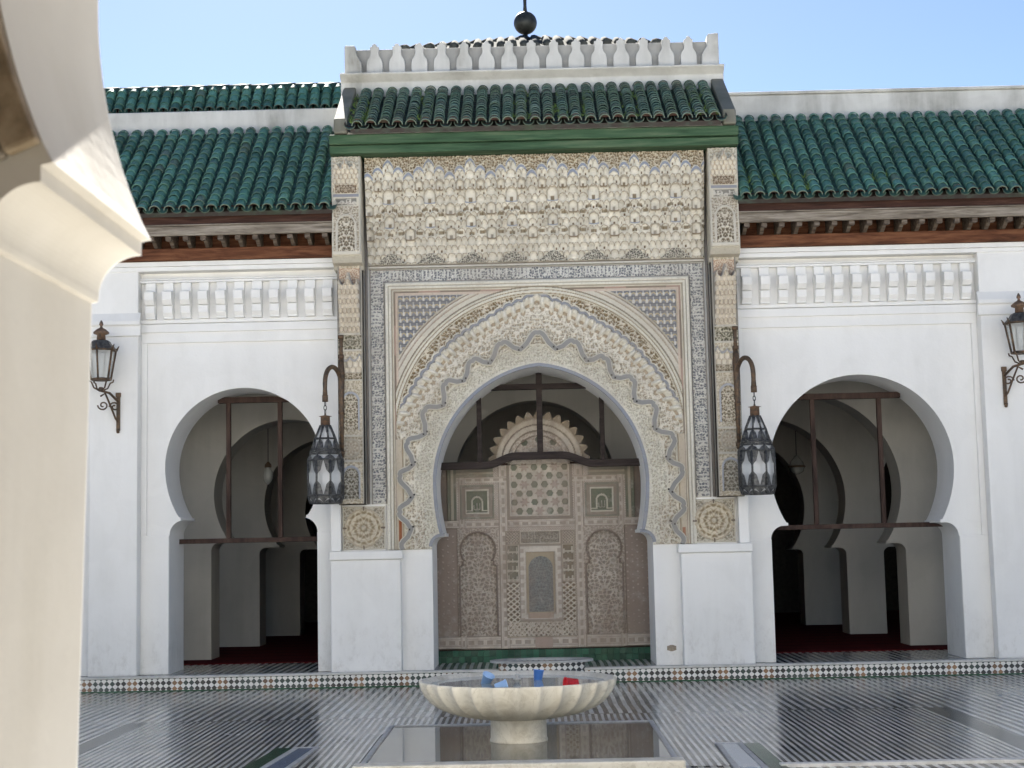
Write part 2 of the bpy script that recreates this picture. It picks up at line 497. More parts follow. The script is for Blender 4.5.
def relief(name, X0, X1, Z0, Z1, step, fn, y, parent, mat='stucco', keep=None):
    nx = int(round((X1 - X0) / step)) + 1; nz = int(round((Z1 - Z0) / step)) + 1
    X, Z = np.meshgrid(np.linspace(X0, X1, nx), np.linspace(Z0, Z1, nz))
    R = fn(X, Z); h = R.h - R.h.min() + .004
    g = R.c.mean(-1, keepdims=True); c = g + (R.c - g) * (.58 if mat == 'screen' else .88)
    c = np.clip((c * np.array((1.30, 1.25, 1.15)) if mat == 'screen' else (c - .40) * 1.18 + .415), .02, .85)
    for sl in (np.s_[0, :], np.s_[-1, :], np.s_[:, 0], np.s_[:, -1]): h[sl] = -.012
    off = world_loc(parent)
    co = np.stack([X - off.x, y - h - off.y, Z - off.z], -1).reshape(-1, 3)
    idx = np.arange(nx * nz).reshape(nz, nx)
    F = np.stack([idx[:-1, :-1], idx[:-1, 1:], idx[1:, 1:], idx[1:, :-1]], -1).reshape(-1, 4)
    if keep is not None:
        xc = (X[:-1, :-1] + X[1:, 1:]) / 2; zc = (Z[:-1, :-1] + Z[1:, 1:]) / 2
        F = F[keep(xc, zc).reshape(-1)]
    me = bpy.data.meshes.new(name); nf = len(F)
    me.vertices.add(len(co)); me.vertices.foreach_set('co', co.astype(np.float32).ravel())
    me.loops.add(nf * 4); me.loops.foreach_set('vertex_index', F.astype(np.int32).ravel())
    me.polygons.add(nf); me.polygons.foreach_set('loop_start', np.arange(0, nf * 4, 4, dtype=np.int32))
    me.update(calc_edges=True)
    at = me.color_attributes.new('Col', 'FLOAT_COLOR', 'POINT')
    at.data.foreach_set('color', np.concatenate([c.reshape(-1, 3), np.ones((nx * nz, 1))], 1).astype(np.float32).ravel())
    me.polygons.foreach_set('use_smooth', np.ones(nf, bool)); me.validate()
    return link(name, me, mat, parent)
def inside(path, X, Z):
    """even-odd test of a closed x,z polygon"""
    r = np.zeros(X.shape, bool); n = len(path)
    for i in range(n):
        x1, z1 = path[i]; x2, z2 = path[(i + 1) % n]
        if z1 == z2: continue
        c = ((z1 > Z) != (z2 > Z)) & (X < (x2 - x1) * (Z - z1) / (z2 - z1) + x1)
        r ^= c
    return r

# ================================================================== SETTING
def flat(name, x0, x1, y0, y1, z, mat):
    m = MB(); m.add([(x0, y0, z), (x1, y0, z), (x1, y1, z), (x0, y1, z)], [(0, 1, 2, 3)])
    return struct(obj(name, m, mat, fixn=False))
flat('ground', -900, 900, -900, 900, -.03, 'ground')
flat('courtyard_floor', -14, 14, -7.6, -.38, 0, 'floor')
flat('bounce_paving', -14, 14, -14.8, -7.6, 0, 'whitestone')  # unseen pale stone in place of stripes, added to bounce sun at the facade
# finer laid rectangles of the courtyard floor, divided by dark bands
for nm, x0, x1, y0, y1 in (('courtyard_floor_panel', -3.45, -1.25, -6.60, -3.40), ('courtyard_floor_panel', 1.0, 3.42, -6.60, -3.40),
                           ('courtyard_floor_panel', -1.25, 1.0, -4.55, -3.40)):
    flat(nm, x0, x1, y0, y1, .005, 'floorfine')
for x0, x1, y0, y1 in ((-3.47, 3.44, -3.40, -3.365), (3.42, 3.60, -7.4, -3.40), (-3.62, -3.45, -7.4, -3.40)):
    flat('dark_band', x0, x1, y0, y1, .0045, 'floordark')
m = MB(); m.box(1.62, 9, -6.70, -6.62, -.01, .022); struct(obj('marble_strip', m, 'whitestone', bevel=.005))
# raised walk under the arches
m = MB(); m.box(-13, 13, -.385, 14, -.02, .145); struct(obj('terrace', m, 'floor'))
m = MB(); m.box(-13, 13, -.42, -.3, .143, .165); struct(obj('terrace_nosing', m, 'whitestone', bevel=.005))
m = MB(); m.box(-13, 13, -.40, -.387, .0155, .143); struct(obj('mosaic_riser', m, 'zellige'))
m = MB(); m.box(-13, 13, -.407, -.386, .0, .0155); m.box(-13, 13, -.403, -.386, .1385, .143); struct(obj('riser_border', m, 'greentile'))
flat('gallery_floor', -12.9, 12.9, -.30, 1.35, .1495, 'floor')

# ================================================================== PORTAL
AX = .115
portal = thing('portal_building', 'tall carved stucco portal with green beam and tiled roof between the two arcades', 'portal', (AX, 0, .165))
carch = arch_path(AX, 2.19, 1.17, 1.225, 1.645, .035, .11, .15, e=.14, n=48, kl=1.35)
m = MB(); m.prism(wall_poly(-2.12, 2.35, .15, 5.9, [carch]), -.10, .74); obj('wall', m, 'white', portal)
# edge mouldings of the great arch
opening = carch[1:-1]
m = MB(); m.ribbon(opening, -.135, -.09, -.002, .034, (.27, .29, .33)); obj('blue_archivolt', m, 'stucco', portal, .006)
m = MB(); m.ribbon(opening, -.125, -.095, .034, .062, (.66, .63, .55)); obj('archivolt_fillet', m, 'stucco', portal, .004)
# white piers and their ledge caps
for x0, x1 in ((-2.225, -1.452), (1.632, 2.408)):
    m = MB(); m.box(x0, x1, -.245, -.08, .15, 1.372); obj('pier', m, 'white', portal, .012)
    m = MB(); m.box(x0 - .012, x1 + .025 if x0 < 0 else x1 + .012, -.27, -.085, 1.374, 1.468)
    if x0 > 0: m = MB(); m.box(x0 - .03, x1 + .012, -.27, -.085, 1.374, 1.468)
    obj('ledge', m, 'white', portal, .01)
for x in (-2.17, 2.335):
    m = MB(); m.box(x - .05, x + .06, -.215, -.09, 1.469, 2.0); obj('pier_return', m, 'white', portal, .008)
m = MB(); m.prism([(1.505 + .056 * cos(a) + (.012 if k % 2 else 0), .335 + .036 * sin(a)) for k, a in enumerate([i * pi / 5 for i in range(10)])], -.104, -.09)
obj('bare_patch', m, 'patch', portal)

# --- carved surround of the great arch
def polar(X, Z, cx, cz):
    return np.hypot(X - cx, Z - cz), np.arctan2(X - cx, Z - cz)
# measured from the portal elevation: x,z of crests and cusps, left half
RIB = [(.115, 3.862), (-.082, 3.674), (-.292, 3.746), (-.427, 3.534), (-.62, 3.557), (-.722, 3.34), (-.926, 3.309), (-.954, 3.068), (-1.16, 3.016), (-1.164, 2.753), (-1.36, 2.656), (-1.302, 2.415), (-1.447, 2.29), (-1.318, 2.054), (-1.452, 1.89), (-1.335, 1.70), (-1.43, 1.475)]
def ribpath():
    pts = []
    for i in range(len(RIB) - 1):
        (x0, z0), (x1, z1) = RIB[i], RIB[i + 1]
        d = Vector((x1 - x0, z1 - z0)); nn = Vector((-d.y, d.x)).normalized()
        for k in range(8):
            t = k / 8; q = t if i % 2 == 0 else 1 - t; bulge = .052 * sin(pi * min(1, q * 1.6)) ** 1.0 * (1 - q)
            px = x0 + d.x * t + nn.x * 0; pz = z0 + d.y * t
            out = Vector((x0 + d.x * t - AX, max(pz - 2.27, .0) + .25)).normalized()
            pts.append((px + out.x * bulge, pz + out.y * bulge))
    pts.append(RIB[-1])
    return pts
rl = ribpath(); ribfull = [(2 * AX - x, z) for x, z in reversed(rl)] + rl[1:]
LPH = np.radians([0, 6, 12.5, 20, 29, 40, 56, 72, 84, 90]); LR = np.array([1.605, 1.54, 1.50, 1.455, 1.428, 1.44, 1.458, 1.53, 1.66, 1.70])
def surround(X, Z):
    R = Rel(X, Z)
    xm = np.abs(X - AX)
    r, ph = polar(X, Z, AX, 2.70); ap = np.abs(ph)
    low = Z < 2.70
    r = np.where(low, xm, r)                              # rings run straight down below the springing
    # plain carved field
    f1, f2 = voro(xm, Z, 34, 3)
    fil = np.maximum(vine(xm, Z, .085, 1.0), 1 - sm(f2 - f1, .06, .22))
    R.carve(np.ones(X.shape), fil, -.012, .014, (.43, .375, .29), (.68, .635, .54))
    # ring close to the opening: fine filigree
    wall = np.hypot(xm + .14, Z - 2.19)
    near = ((wall < 1.54) & (Z > 1.9)) | ((xm < 1.3) & (Z <= 1.9))
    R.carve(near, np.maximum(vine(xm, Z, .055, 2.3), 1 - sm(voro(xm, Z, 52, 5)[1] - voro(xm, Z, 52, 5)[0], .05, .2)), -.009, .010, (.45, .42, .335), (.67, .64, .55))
    edge = np.abs(wall - 1.55) < .010
    R.put(edge & (Z > 1.9), .012, (.66, .62, .52))
    # lambrequin outer line, arabesque ring, mouldings
    lam = np.interp(ap, LPH, LR) + .026 * np.abs(np.cos(ap * 42)) ** .7 - .014
    up = ap < np.radians(86)
    ara = up & (r > lam) & (r < 1.60) & ~low
    rr = (r - 1.5); ss = ap * 1.5
    R.carve(ara, vine(ss, rr, .080, .6), -.016, .014, (.27, .21, .13), (.64, .58, .47))
    R.put(up & ~low & (np.abs(r - lam - .012) < .016), .034, (.29, .30, .325))
    R.put(up & ~low & (np.abs(r - lam - .040) < .008), .022, (.68, .64, .54))
    # pendant drops under the blue line
    d = lam - .01 - r
    cell = ap * 84 / pi + .5; fc = cell % 1 - .5; ic = np.floor(cell)
    w1 = up & ~low & (d > .0) & (d < .20)
    prof = np.sqrt(np.clip(1 - (fc / .5) ** 2, 0, 1))
    long = .070 + .045 * (ic % 2)
    drop = sm(long - d, 0, .05) * prof
    R.put(w1, .004 + .055 * drop, None)
    R.c = np.where((w1 & (d < long))[..., None], (.72, .68, .58), R.c)
    d2 = w1 & (d >= long) & (d < long + .035)
    R.put(d2, -.014, (.42, .35, .26))
    # moulded rings
    for a, b, h, c in ((1.600, 1.612, .030, (.62, .57, .46)), (1.612, 1.622, .012, (.34, .28, .19)), (1.622, 1.650, .036, (.66, .62, .52)), (1.650, 1.660, .014, (.36, .30, .21)),
                       (1.660, 1.684, .030, (.62, .58, .48)), (1.684, 1.712, .010, (.27, .23, .17)), (1.712, 1.730, .026, (.62, .57, .47))):
        R.put((r >= a) & (r < b) & ~low & (ap < np.radians(92)), h, c)
    # spandrels
    sp = (r >= 1.70) & ~low
    fx = X - AX; e = 1.60
    R.put(sp, .012, (.58, .54, .45))
    R.put((r > 1.765) & (r < 1.79) & ~low, .030, (.63, .58, .50)); R.put((r > 1.79) & (r < 1.802) & ~low, .008, (.34, .28, .22)); R.put((r > 1.745) & (r < 1.757) & ~low, .006, (.38, .31, .25))
    # outer rectangular frame (white lines), above and beside
    dx = 1.715 - xm; dz = 4.47 - Z
    fr = np.minimum(dx, dz)
    outer = (r >= 1.70) | (xm > 1.60)
    for a, b, h, c in ((-.2, .035, .040, (.66, .63, .54)), (.035, .045, .012, (.36, .32, .25)), (.045, .072, .034, (.66, .63, .54)), (.072, .082, .010, (.36, .32, .25)),
                       (.082, .098, .022, (.60, .55, .45)), (.098, .122, .006, (.25, .205, .165)), (.122, .145, .016, (.58, .47, .38))):
        R.put((fr >= a) & (fr < b) & outer, h, c)
    R.put((fr >= .098) & (fr < .122) & outer & (np.sin(X * 9 + 2) * np.sin(Z * 7) > .35), None, (.40, .29, .24))
    # straight legs beside the arch
    leg = low & (xm > 1.505)
    for a, b, h, c in ((1.505, 1.530, .012, (.60, .56, .46)), (1.530, 1.540, .002, (.36, .30, .22)), (1.540, 1.60, .014, (.52, .45, .35)), (1.60, 1.612, .022, (.58, .52, .42))):
        R.put((xm >= a) & (xm < b) & low, h, c)
    R.put((xm > 1.552) & (xm < 1.592) & (Z < 1.86) & (X < AX) , .010, (.30, .12, .065))
    R.put((xm > 1.552) & (xm < 1.592) & (Z < 1.66) & (X > AX) , .010, (.36, .17, .10))
    return R
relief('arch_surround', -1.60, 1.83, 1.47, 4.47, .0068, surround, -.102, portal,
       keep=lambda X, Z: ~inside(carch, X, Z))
# lobed grey ribbon that weaves round the arch
def grey(i): return (.275, .272, .262)
m = MB(); m.ribbon(ribfull, -.178, -.10, -.024, .024, grey(0)); obj('lobed_ribbon', m, 'stucco', portal, .008)
m = MB(); m.ribbon(ribfull, -.172, -.10, .0242, .035, (.66, .62, .53)); m.ribbon(ribfull, -.172, -.10, -.035, -.0242, (.60, .57, .48)); obj('ribbon_edging', m, 'stucco', portal)
for i in range(1, len(RIB), 2):
    for sx in (1, -1):
        x, z = RIB[i]
        for dx, dz in ((.022, .012), (-.018, -.018)):
            m = MB(); xs = AX + sx * (x - AX + dx); m.box(xs - .009, xs + .009, -.186, -.165, z + dz + .002, z + dz + .022, (.03, .03, .032)); obj('stud', m, 'stucco', portal)

# --- blue and ochre scale tiles in the two spandrels
def scales(X, Z):
    R = Rel(X, Z, (.215, .22, .235))
    w, hgt = .075, .080
    iz = np.floor(Z / hgt); fz = Z / hgt - iz
    fx = (X / w + .5 * (iz % 2)) % 1 - .5
    rad = np.hypot(fx * w, (fz - .28) * hgt) * 1.22
    arc = (np.abs(rad - .030) < .0085) & (fz > .28)
    R.put(np.ones(X.shape), .0)
    R.put((rad < .021) & (fz > .2), .010, (.28, .29, .315))
    R.put(arc, .022, (.52, .43, .27))
    R.put((np.abs(fx) > .34) & (fz < .62) & (fz > .10), .016, (.64, .62, .58)); R.put((np.abs(fx) > .42) & (fz > .62), .01, (.50, .48, .44))
    R.put(fz < .10, -.004, (.13, .135, .15))
    R.put((np.abs(fx) < .22) & (fz < .30) & (fz > .1), .006, (.20, .22, .27))
    return R
for sx in (-1, 1):
    x0, x1 = (AX - 1.567, AX - .55) if sx < 0 else (AX + .55, AX + 1.567)
    relief('spandrel_tiles', x0, x1, 3.45, 4.322, .0075, scales, -.150, portal,
           keep=lambda X, Z: (np.hypot(X - AX, Z - 2.70) > 1.815) & (np.abs(X - AX) < 1.56) & (Z < 4.315))

# --- inscription band: across the top and down both sides
def band(X, Z):
    R = Rel(X, Z, (.52, .51, .47))
    xm = np.abs(X - AX); top = (Z - 4.47) > (xm - 1.715)
    t = np.where(top, (Z - 4.552) / .066, (xm - 1.803) / .075)
    s = np.where(top, X, Z)
    pat = np.maximum(vine(s, t * .07, .052, 2.0), .9 * ((hashn(np.floor(s / .041), 1, 5) > .35) & (np.abs((s / .041) % 1 - .5) < .22) & (t > -.5)))
    R.carve(np.abs(t) < 1, pat, -.008, .010, (.185, .20, .225), (.60, .585, .54))
    R.put((np.abs(t) >= 1), .010, (.46, .45, .41))
    R.put((np.abs(t) >= 1) & (np.abs(t) < 1.09), -.006, (.24, .22, .20))
    return R
relief('inscription_band', AX - 1.892, AX + 1.892, 1.982, 4.632, .0070, band, -.104, portal,
       keep=lambda X, Z: ((np.abs(X - AX) > 1.716) | (Z > 4.471)))
for sx in (-1, 1):
    x = AX + sx * 1.92
    m = MB(); m.tube([(x, -.155, 1.985), (x, -.155, 5.86)], .018, 8, (.17, .155, .14)); obj('corner_roll', m, 'stucco', portal)
    m = MB(); m.tube([(x + sx * .035, -.15, 1.985), (x + sx * .035, -.15, 5.86)], .012, 8, (.46, .44, .39)); obj('corner_fillet', m, 'stucco', portal)
m = MB(); m.box(AX - 1.89, AX + 1.89, -.165, -.09, 4.634, 4.654, (.56, .53, .46)); m.box(AX - 1.89, AX + 1.89, -.15, -.09, 4.654, 4.668, (.20, .17, .13)); obj('string_course', m, 'stucco', portal)

# --- square panels with round rosettes
def rosette(cx, cz):
    def f(X, Z):
        R = Rel(X, Z, (.46, .42, .35))
        r = np.hypot(X - cx, Z - cz); a = np.arctan2(Z - cz, X - cx)
        R.carve(r > .21, vine(np.abs(X - cx), np.abs(Z - cz), .06, 4), -.006, .008, (.30, .27, .215), (.56, .52, .43))
        R.put(np.maximum(np.abs(X - cx), np.abs(Z - cz)) > .222, .012, (.58, .54, .45))
        lob = .200 + .008 * np.abs(np.cos(a * 16))
        R.carve(r < lob, np.clip(.5 + .9 * np.sin(r * 95 + 1.4 * np.cos(a * 8)) * np.cos(a * 8) + .2 * vine(X, Z, .05, 1), 0, 1), .006, .030, (.30, .24, .15), (.64, .565, .43))
        R.put((r < .155) & (r > .143), .020, (.62, .55, .42)); R.put((np.abs(r - lob) < .009), .024, (.50, .43, .32))
        R.put(r < .028, .040 * np.sqrt(np.clip(1 - (r / .028) ** 2, 0, 1)) + .01, (.62, .55, .42))
        for q in (0, 1):
            d = np.abs((X - cx) if q else (Z - cz)); R.put((d < .009) & (r > .19), .018, (.16, .13, .11))
        return R
    return f
for cx, y in ((-1.862, -.135), (2.018, -.135)):
    m = MB(); m.box(cx - .243, cx + .243, y + .006, -.09, 1.469, 1.977); obj('medallion_slab', m, 'white', portal)
    relief('medallion', cx - .238, cx + .238, 1.482, 1.962, .0065, rosette(cx, 1.722), y, portal)

# --- outer columns with their stacked panels
def niche(R, X, Z, cx, z0, z1, w, gcol, rcol, rim=(.40, .42, .46), seed=1.0):
    hz = z1 - w
    d = np.where(Z > hz, np.hypot(X - cx, (Z - hz) * .92), np.abs(X - cx))
    ins = (d < w) & (Z > z0) & (Z < z1 + .06)
    R.carve(ins, vine(np.abs(X - cx), Z, .06, seed), -.014, .006, gcol, rcol)
    R.put((np.abs(d - w - .008) < .012) & (Z > z0) & (Z < z1 + .08), .020, rim)
def muq(R, X, Z, m, cx, z0, rh, rw, n, hi, lo):
    """rows of little hollow niches, each row set back under the one above"""
    iz = np.floor((Z - z0) / rh); b = (Z - z0) / rh - iz
    fa = ((X - cx) / rw + .5 * (iz % 2)) % 1 - .5
    rim = np.where(b > .55, np.hypot(fa, (b - .55) * .95), np.abs(fa))
    ins = rim < .40
    dep = np.sqrt(np.clip(1 - (fa / .42) ** 2, 0, 1)) * sm(1 - b, .02, .35)
    h = iz * .018 - .030 * ins * dep + .008 * (np.abs(rim - .42) < .05)
    R.h = np.where(m, h, R.h)
    cc = np.where((np.abs(rim - .44) < .055)[..., None], lo, hi)
    R.c = np.where(m[..., None], cc, R.c)
def column(cx):
    def f(X, Z):
        R = Rel(X, Z, (.52, .48, .39))
        xm = X - cx; e = np.abs(xm)
        R.carve(e < .15, vine(np.abs(xm), Z, .06, 3), 0, .008, (.40, .35, .26), (.60, .54, .43))
        # tall muqarnas strip under a cusped head
        t = (Z > 3.86) & (Z < 4.62)
        head = 4.56 - .10 * np.abs(np.sin(e * 30)) - .75 * e
        R.carve(t & (Z > head), vine(np.abs(xm), Z, .05, 2), .0, .012, (.44, .29, .21), (.66, .56, .43))
        muq(R, X, Z, t & (Z <= head) & (e < .115), cx, 3.86, .050, .046, 4, (.66, .60, .50), (.42, .345, .26))
        R.put(t & (np.abs(Z - head) < .012) & (e < .125), .035, (.38, .36, .34))
        R.carve((Z > 3.70) & (Z < 3.875) & (e < .125), np.maximum(vine(np.abs(xm), Z, .062, .4), 0), -.012, .008, (.15, .145, .105), (.52, .48, .38))
        # small muqarnas frieze
        t2 = (Z > 3.36) & (Z < 3.69)
        hd = 3.64 - .07 * np.abs(np.sin(e * 26 + .4))
        muq(R, X, Z, t2 & (Z < hd) & (Z > 3.44), cx, 3.44, .07, .062, 4, (.70, .65, .55), (.50, .42, .32))
        R.put(t2 & (np.abs(Z - hd) < .012), .03, (.36, .36, .36))
        R.carve(t2 & (Z < 3.44) & (e < .13), vine(np.abs(xm), Z, .055, 5), -.01, .008, (.20, .17, .12), (.52, .46, .36))
        niche(R, X, Z, cx, 2.80, 3.20, .085, (.22, .19, .14), (.62, .56, .45), seed=2.2)
        r = np.hypot(xm, Z - 2.60)
        R.carve((np.abs(Z - 2.60) < .125) & (e < .13), vine(np.abs(xm), np.abs(Z - 2.6), .06, 3), -.004, .006, (.33, .29, .22), (.54, .49, .40))
        R.carve(r < .095, np.clip(.5 + .5 * np.sin(r * 110) * np.cos(np.arctan2(Z - 2.6, xm) * 8), 0, 1), .002, .016, (.34, .29, .22), (.54, .48, .38))
        R.put(np.abs(r - .10) < .009, .016, (.42, .38, .31))
        niche(R, X, Z, cx, 2.04, 2.38, .085, (.20, .185, .15), (.52, .49, .42), seed=1.2)
        for zz in (2.455, 2.735, 3.355, 3.69, 3.87): R.put(np.abs(Z - zz) < .011, .020, (.54, .50, .42))
        R.put((e > .118) & (Z > 3.87), .006, (.24, .23, .21))
        R.put((e > .13), .014, (.50, .47, .40))
        return R
    return f
for cx in (AX - 2.092, AX + 2.092):
    m = MB(); m.box(cx - .142, cx + .142, -.275, -.09, 1.98, 4.69); obj('column', m, 'stucco', portal)
    for f in (0,):
        m2 = m
    me = portal.children[-1].data
    at = me.color_attributes.new('Col', 'FLOAT_COLOR', 'CORNER'); at.data.foreach_set('color', [.48, .45, .38, 1] * len(me.loops))
    relief('column_panel', cx - .138, cx + .138, 1.985, 4.66, .0065, column(cx), -.276, portal)
# corbelled brackets above the columns
def bracket(cx):
    def f(X, Z):
        R = Rel(X, Z, (.56, .52, .43)); xm = X - cx; e = np.abs(xm)
        hd = 5.82 - .08 * np.abs(np.sin(e * 30)) - .55 * e
        t = (Z > 5.40) & (Z < 5.86)
        R.carve(t & (Z > hd), vine(e, Z, .05, 1), .0, .012, (.40, .36, .28), (.62, .58, .49))
        muq(R, X, Z, t & (Z <= hd) & (Z > 5.44), cx, 5.44, .050, .048, 4, (.68, .63, .53), (.46, .37, .27))
        R.carve((Z > 5.43) & (Z < 5.52) & (e < .12), vine(e, Z, .05, 2), 0, .03, (.22, .16, .11), (.52, .44, .34))
        R.put(np.abs(Z - 5.40) < .018, .012, (.26, .27, .31))
        R.carve((Z > 5.29) & (Z < 5.37) & (e < .12), script(X * .8, (Z - 5.33) / .04, 4), -.004, .008, (.24, .23, .20), (.56, .52, .45))
        niche(R, X, Z, cx, 4.78, 5.16, .095, (.19, .16, .12), (.60, .55, .45), (.55, .51, .43), 3.1)
        R.carve((Z > 4.78) & (Z < 5.28) & (np.where(Z > 5.065, np.hypot(xm, (Z - 5.065) * .92), e) > .115) & (e < .14), vine(e, Z, .05, 2.4), -.006, .008, (.30, .26, .2), (.58, .53, .44))
        R.put(e > .142, .012, (.56, .53, .45)); R.put(Z < 4.77, .010, (.58, .54, .45))
        return R
    return f
for cx in (AX - 2.098, AX + 2.098):
    m = MB(); m.prismx([(-.09, 5.85), (-.47, 5.85), (-.47, 4.72), (-.42, 4.66), (-.30, 4.64), (-.28, 4.60), (-.09, 4.60)], cx - .165, cx + .165, (.50, .465, .385))
    obj('bracket', m, 'stucco', portal)
    relief('bracket_panel', cx - .160, cx + .160, 4.73, 5.848, .0065, bracket(cx), -.471, portal)

# --- great muqarnas cornice
def cornice(X, Z):
    R = Rel(X, Z, IV)
    per = .459
    u = (X + 1.52) / per; f = (u + .5) % 1 - .5; fa = np.abs(f)
    # outline of the lobed heads
    c0 = np.where(fa < .125, 0, np.where(fa < .375, .25, .5)); du = (fa - c0) / .125
    top = 5.765 - np.where(fa < .125, 0, np.where(fa < .375, .066, .132)) - .055 * du ** 2 + np.where(fa < .125, .02 * (1 - np.abs(du)), 0)
    rh = .0885; z0 = 4.79
    iz = np.floor((Z - z0) / rh); b = (Z - z0) / rh - iz; odd = iz % 2
    fw = f + .020 * np.sin(4 * pi * f) * (1 - 2 * odd)
    q = (fw + .5) * 6 + .5 * odd
    g = q % 1 - .5; ic = np.floor(u + .5) * 6 + np.floor(q)
    # two large arches in every bay, each two tiers high
    def dome(c, zb, w, hh):
        a = (np.abs(((u - c + .5) % 1) - .5)) * per; zz = Z - zb
        head = hh - w
        d = np.where(zz > head, np.hypot(a, (zz - head) * .9), a)
        return d, (zz > 0) & (zz < hh * 1.15), zz / hh
    rim = np.where(b > .5, np.hypot(g, (b - .5) * .95), np.abs(g))
    dep = np.sqrt(np.clip(1 - (g / .46) ** 2, 0, 1)) * sm(1 - b, .02, .45)
    h = .02 + (iz + 1) * .026 - .034 * (rim < .42) * dep + .008 * (np.abs(rim - .45) < .05) + .007 * (hashn(ic, iz, 2) - .5) + .010 * b
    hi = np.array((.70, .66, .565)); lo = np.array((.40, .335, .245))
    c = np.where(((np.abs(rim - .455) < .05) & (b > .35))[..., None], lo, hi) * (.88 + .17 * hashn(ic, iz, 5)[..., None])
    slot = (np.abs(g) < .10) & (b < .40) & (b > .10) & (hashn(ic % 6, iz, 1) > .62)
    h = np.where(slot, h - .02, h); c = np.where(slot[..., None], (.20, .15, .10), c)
    for cc, zb, w, hh in ((0, z0 + rh * 6.0, .062, .155), (0, z0 + rh * 3.1, .055, .125), (.5, z0 + rh * 4.6, .05, .12), (.25, z0 + rh * 7.6, .040, .10), (.75, z0 + rh * 7.6, .040, .10), (.5, z0 + rh * 1.6, .05, .12)):
        d, inn, t = dome(cc, zb, w, hh)
        base = .02 + (np.round((zb - z0) / rh) + 2) * .026
        ins = inn & (d < w)
        h = np.where(ins, base - .040 * np.sqrt(np.clip(1 - (d / w) ** 2, 0, 1)), h); c = np.where(ins[..., None], hi * (.98 - .0 * t[..., None]), c)
        rm = inn & (np.abs(d - w) < .006); h = np.where(rm, base + .012, h); c = np.where(rm[..., None], (.42, .36, .27), c)
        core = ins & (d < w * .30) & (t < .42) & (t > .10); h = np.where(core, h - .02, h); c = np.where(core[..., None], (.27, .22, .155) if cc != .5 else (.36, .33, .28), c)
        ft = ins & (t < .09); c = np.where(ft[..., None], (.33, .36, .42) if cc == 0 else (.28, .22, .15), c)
    # hatched openings between the arches
    for cc, zr in ((.27, 4.55), (.73, 4.55), (.27, 2.35), (.73, 2.35), (0, 2.2), (.12, 5.2), (.88, 5.2)):
        a = np.abs(((u - cc + .5) % 1) - .5) * per; zz = (Z - z0) / rh - zr
        box = (a < .030) & (zz > 0) & (zz < .36)
        hat = (np.floor(X / .009) % 2)
        h = np.where(box, h - .022, h); c = np.where(box[..., None], np.where(hat[..., None] > .5, (.23, .185, .13), (.40, .35, .26)), c)
        lin = (a < .042) & (np.abs(zz - .42) < .06); h = np.where(lin, h + .012, h)
    R.h = np.where(Z < top, h, R.h); R.c = c
    # carved strip over the heads, with the blue contour line
    st = Z >= top
    R.carve(st, vine(X, Z, .052, 1.3), .265, .285, (.22, .165, .10), (.58, .51, .39))
    R.put(np.abs(Z - top - .012) < .016, .295, (.27, .30, .37)); R.put(np.abs(Z - top - .036) < .008, .29, (.64, .59, .49))
    # pyramids of black and white carving at the foot
    pyr = 4.675 + .12 * np.clip(1.25 - fa * 3.2, 0, 1)
    pr = (Z < pyr)
    R.carve(pr & (fa < .40), vine(X, Z, .042, 2.2), .010, .034, (.15, .145, .13), (.60, .56, .47))
    R.put(pr & (fa >= .40), .02, (.46, .36, .26))
    R.put(Z < 4.68, .016, (.50, .46, .38))
    return R
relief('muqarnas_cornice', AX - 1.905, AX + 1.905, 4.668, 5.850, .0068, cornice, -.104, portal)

# --- beam, roof, parapet
m = MB(); m.box(AX - 2.265, AX + 2.268, -.60, -.10, 5.852, 5.945); m.box(AX - 2.265, AX + 2.268, -.632, -.10, 5.950, 6.062); obj('beam', m, 'green', portal, .012)
m = MB(); m.box(AX - 2.20, AX + 2.24, -.585, 0, 6.064, 6.10); obj('mortar_bed', m, 'old', portal, .01)

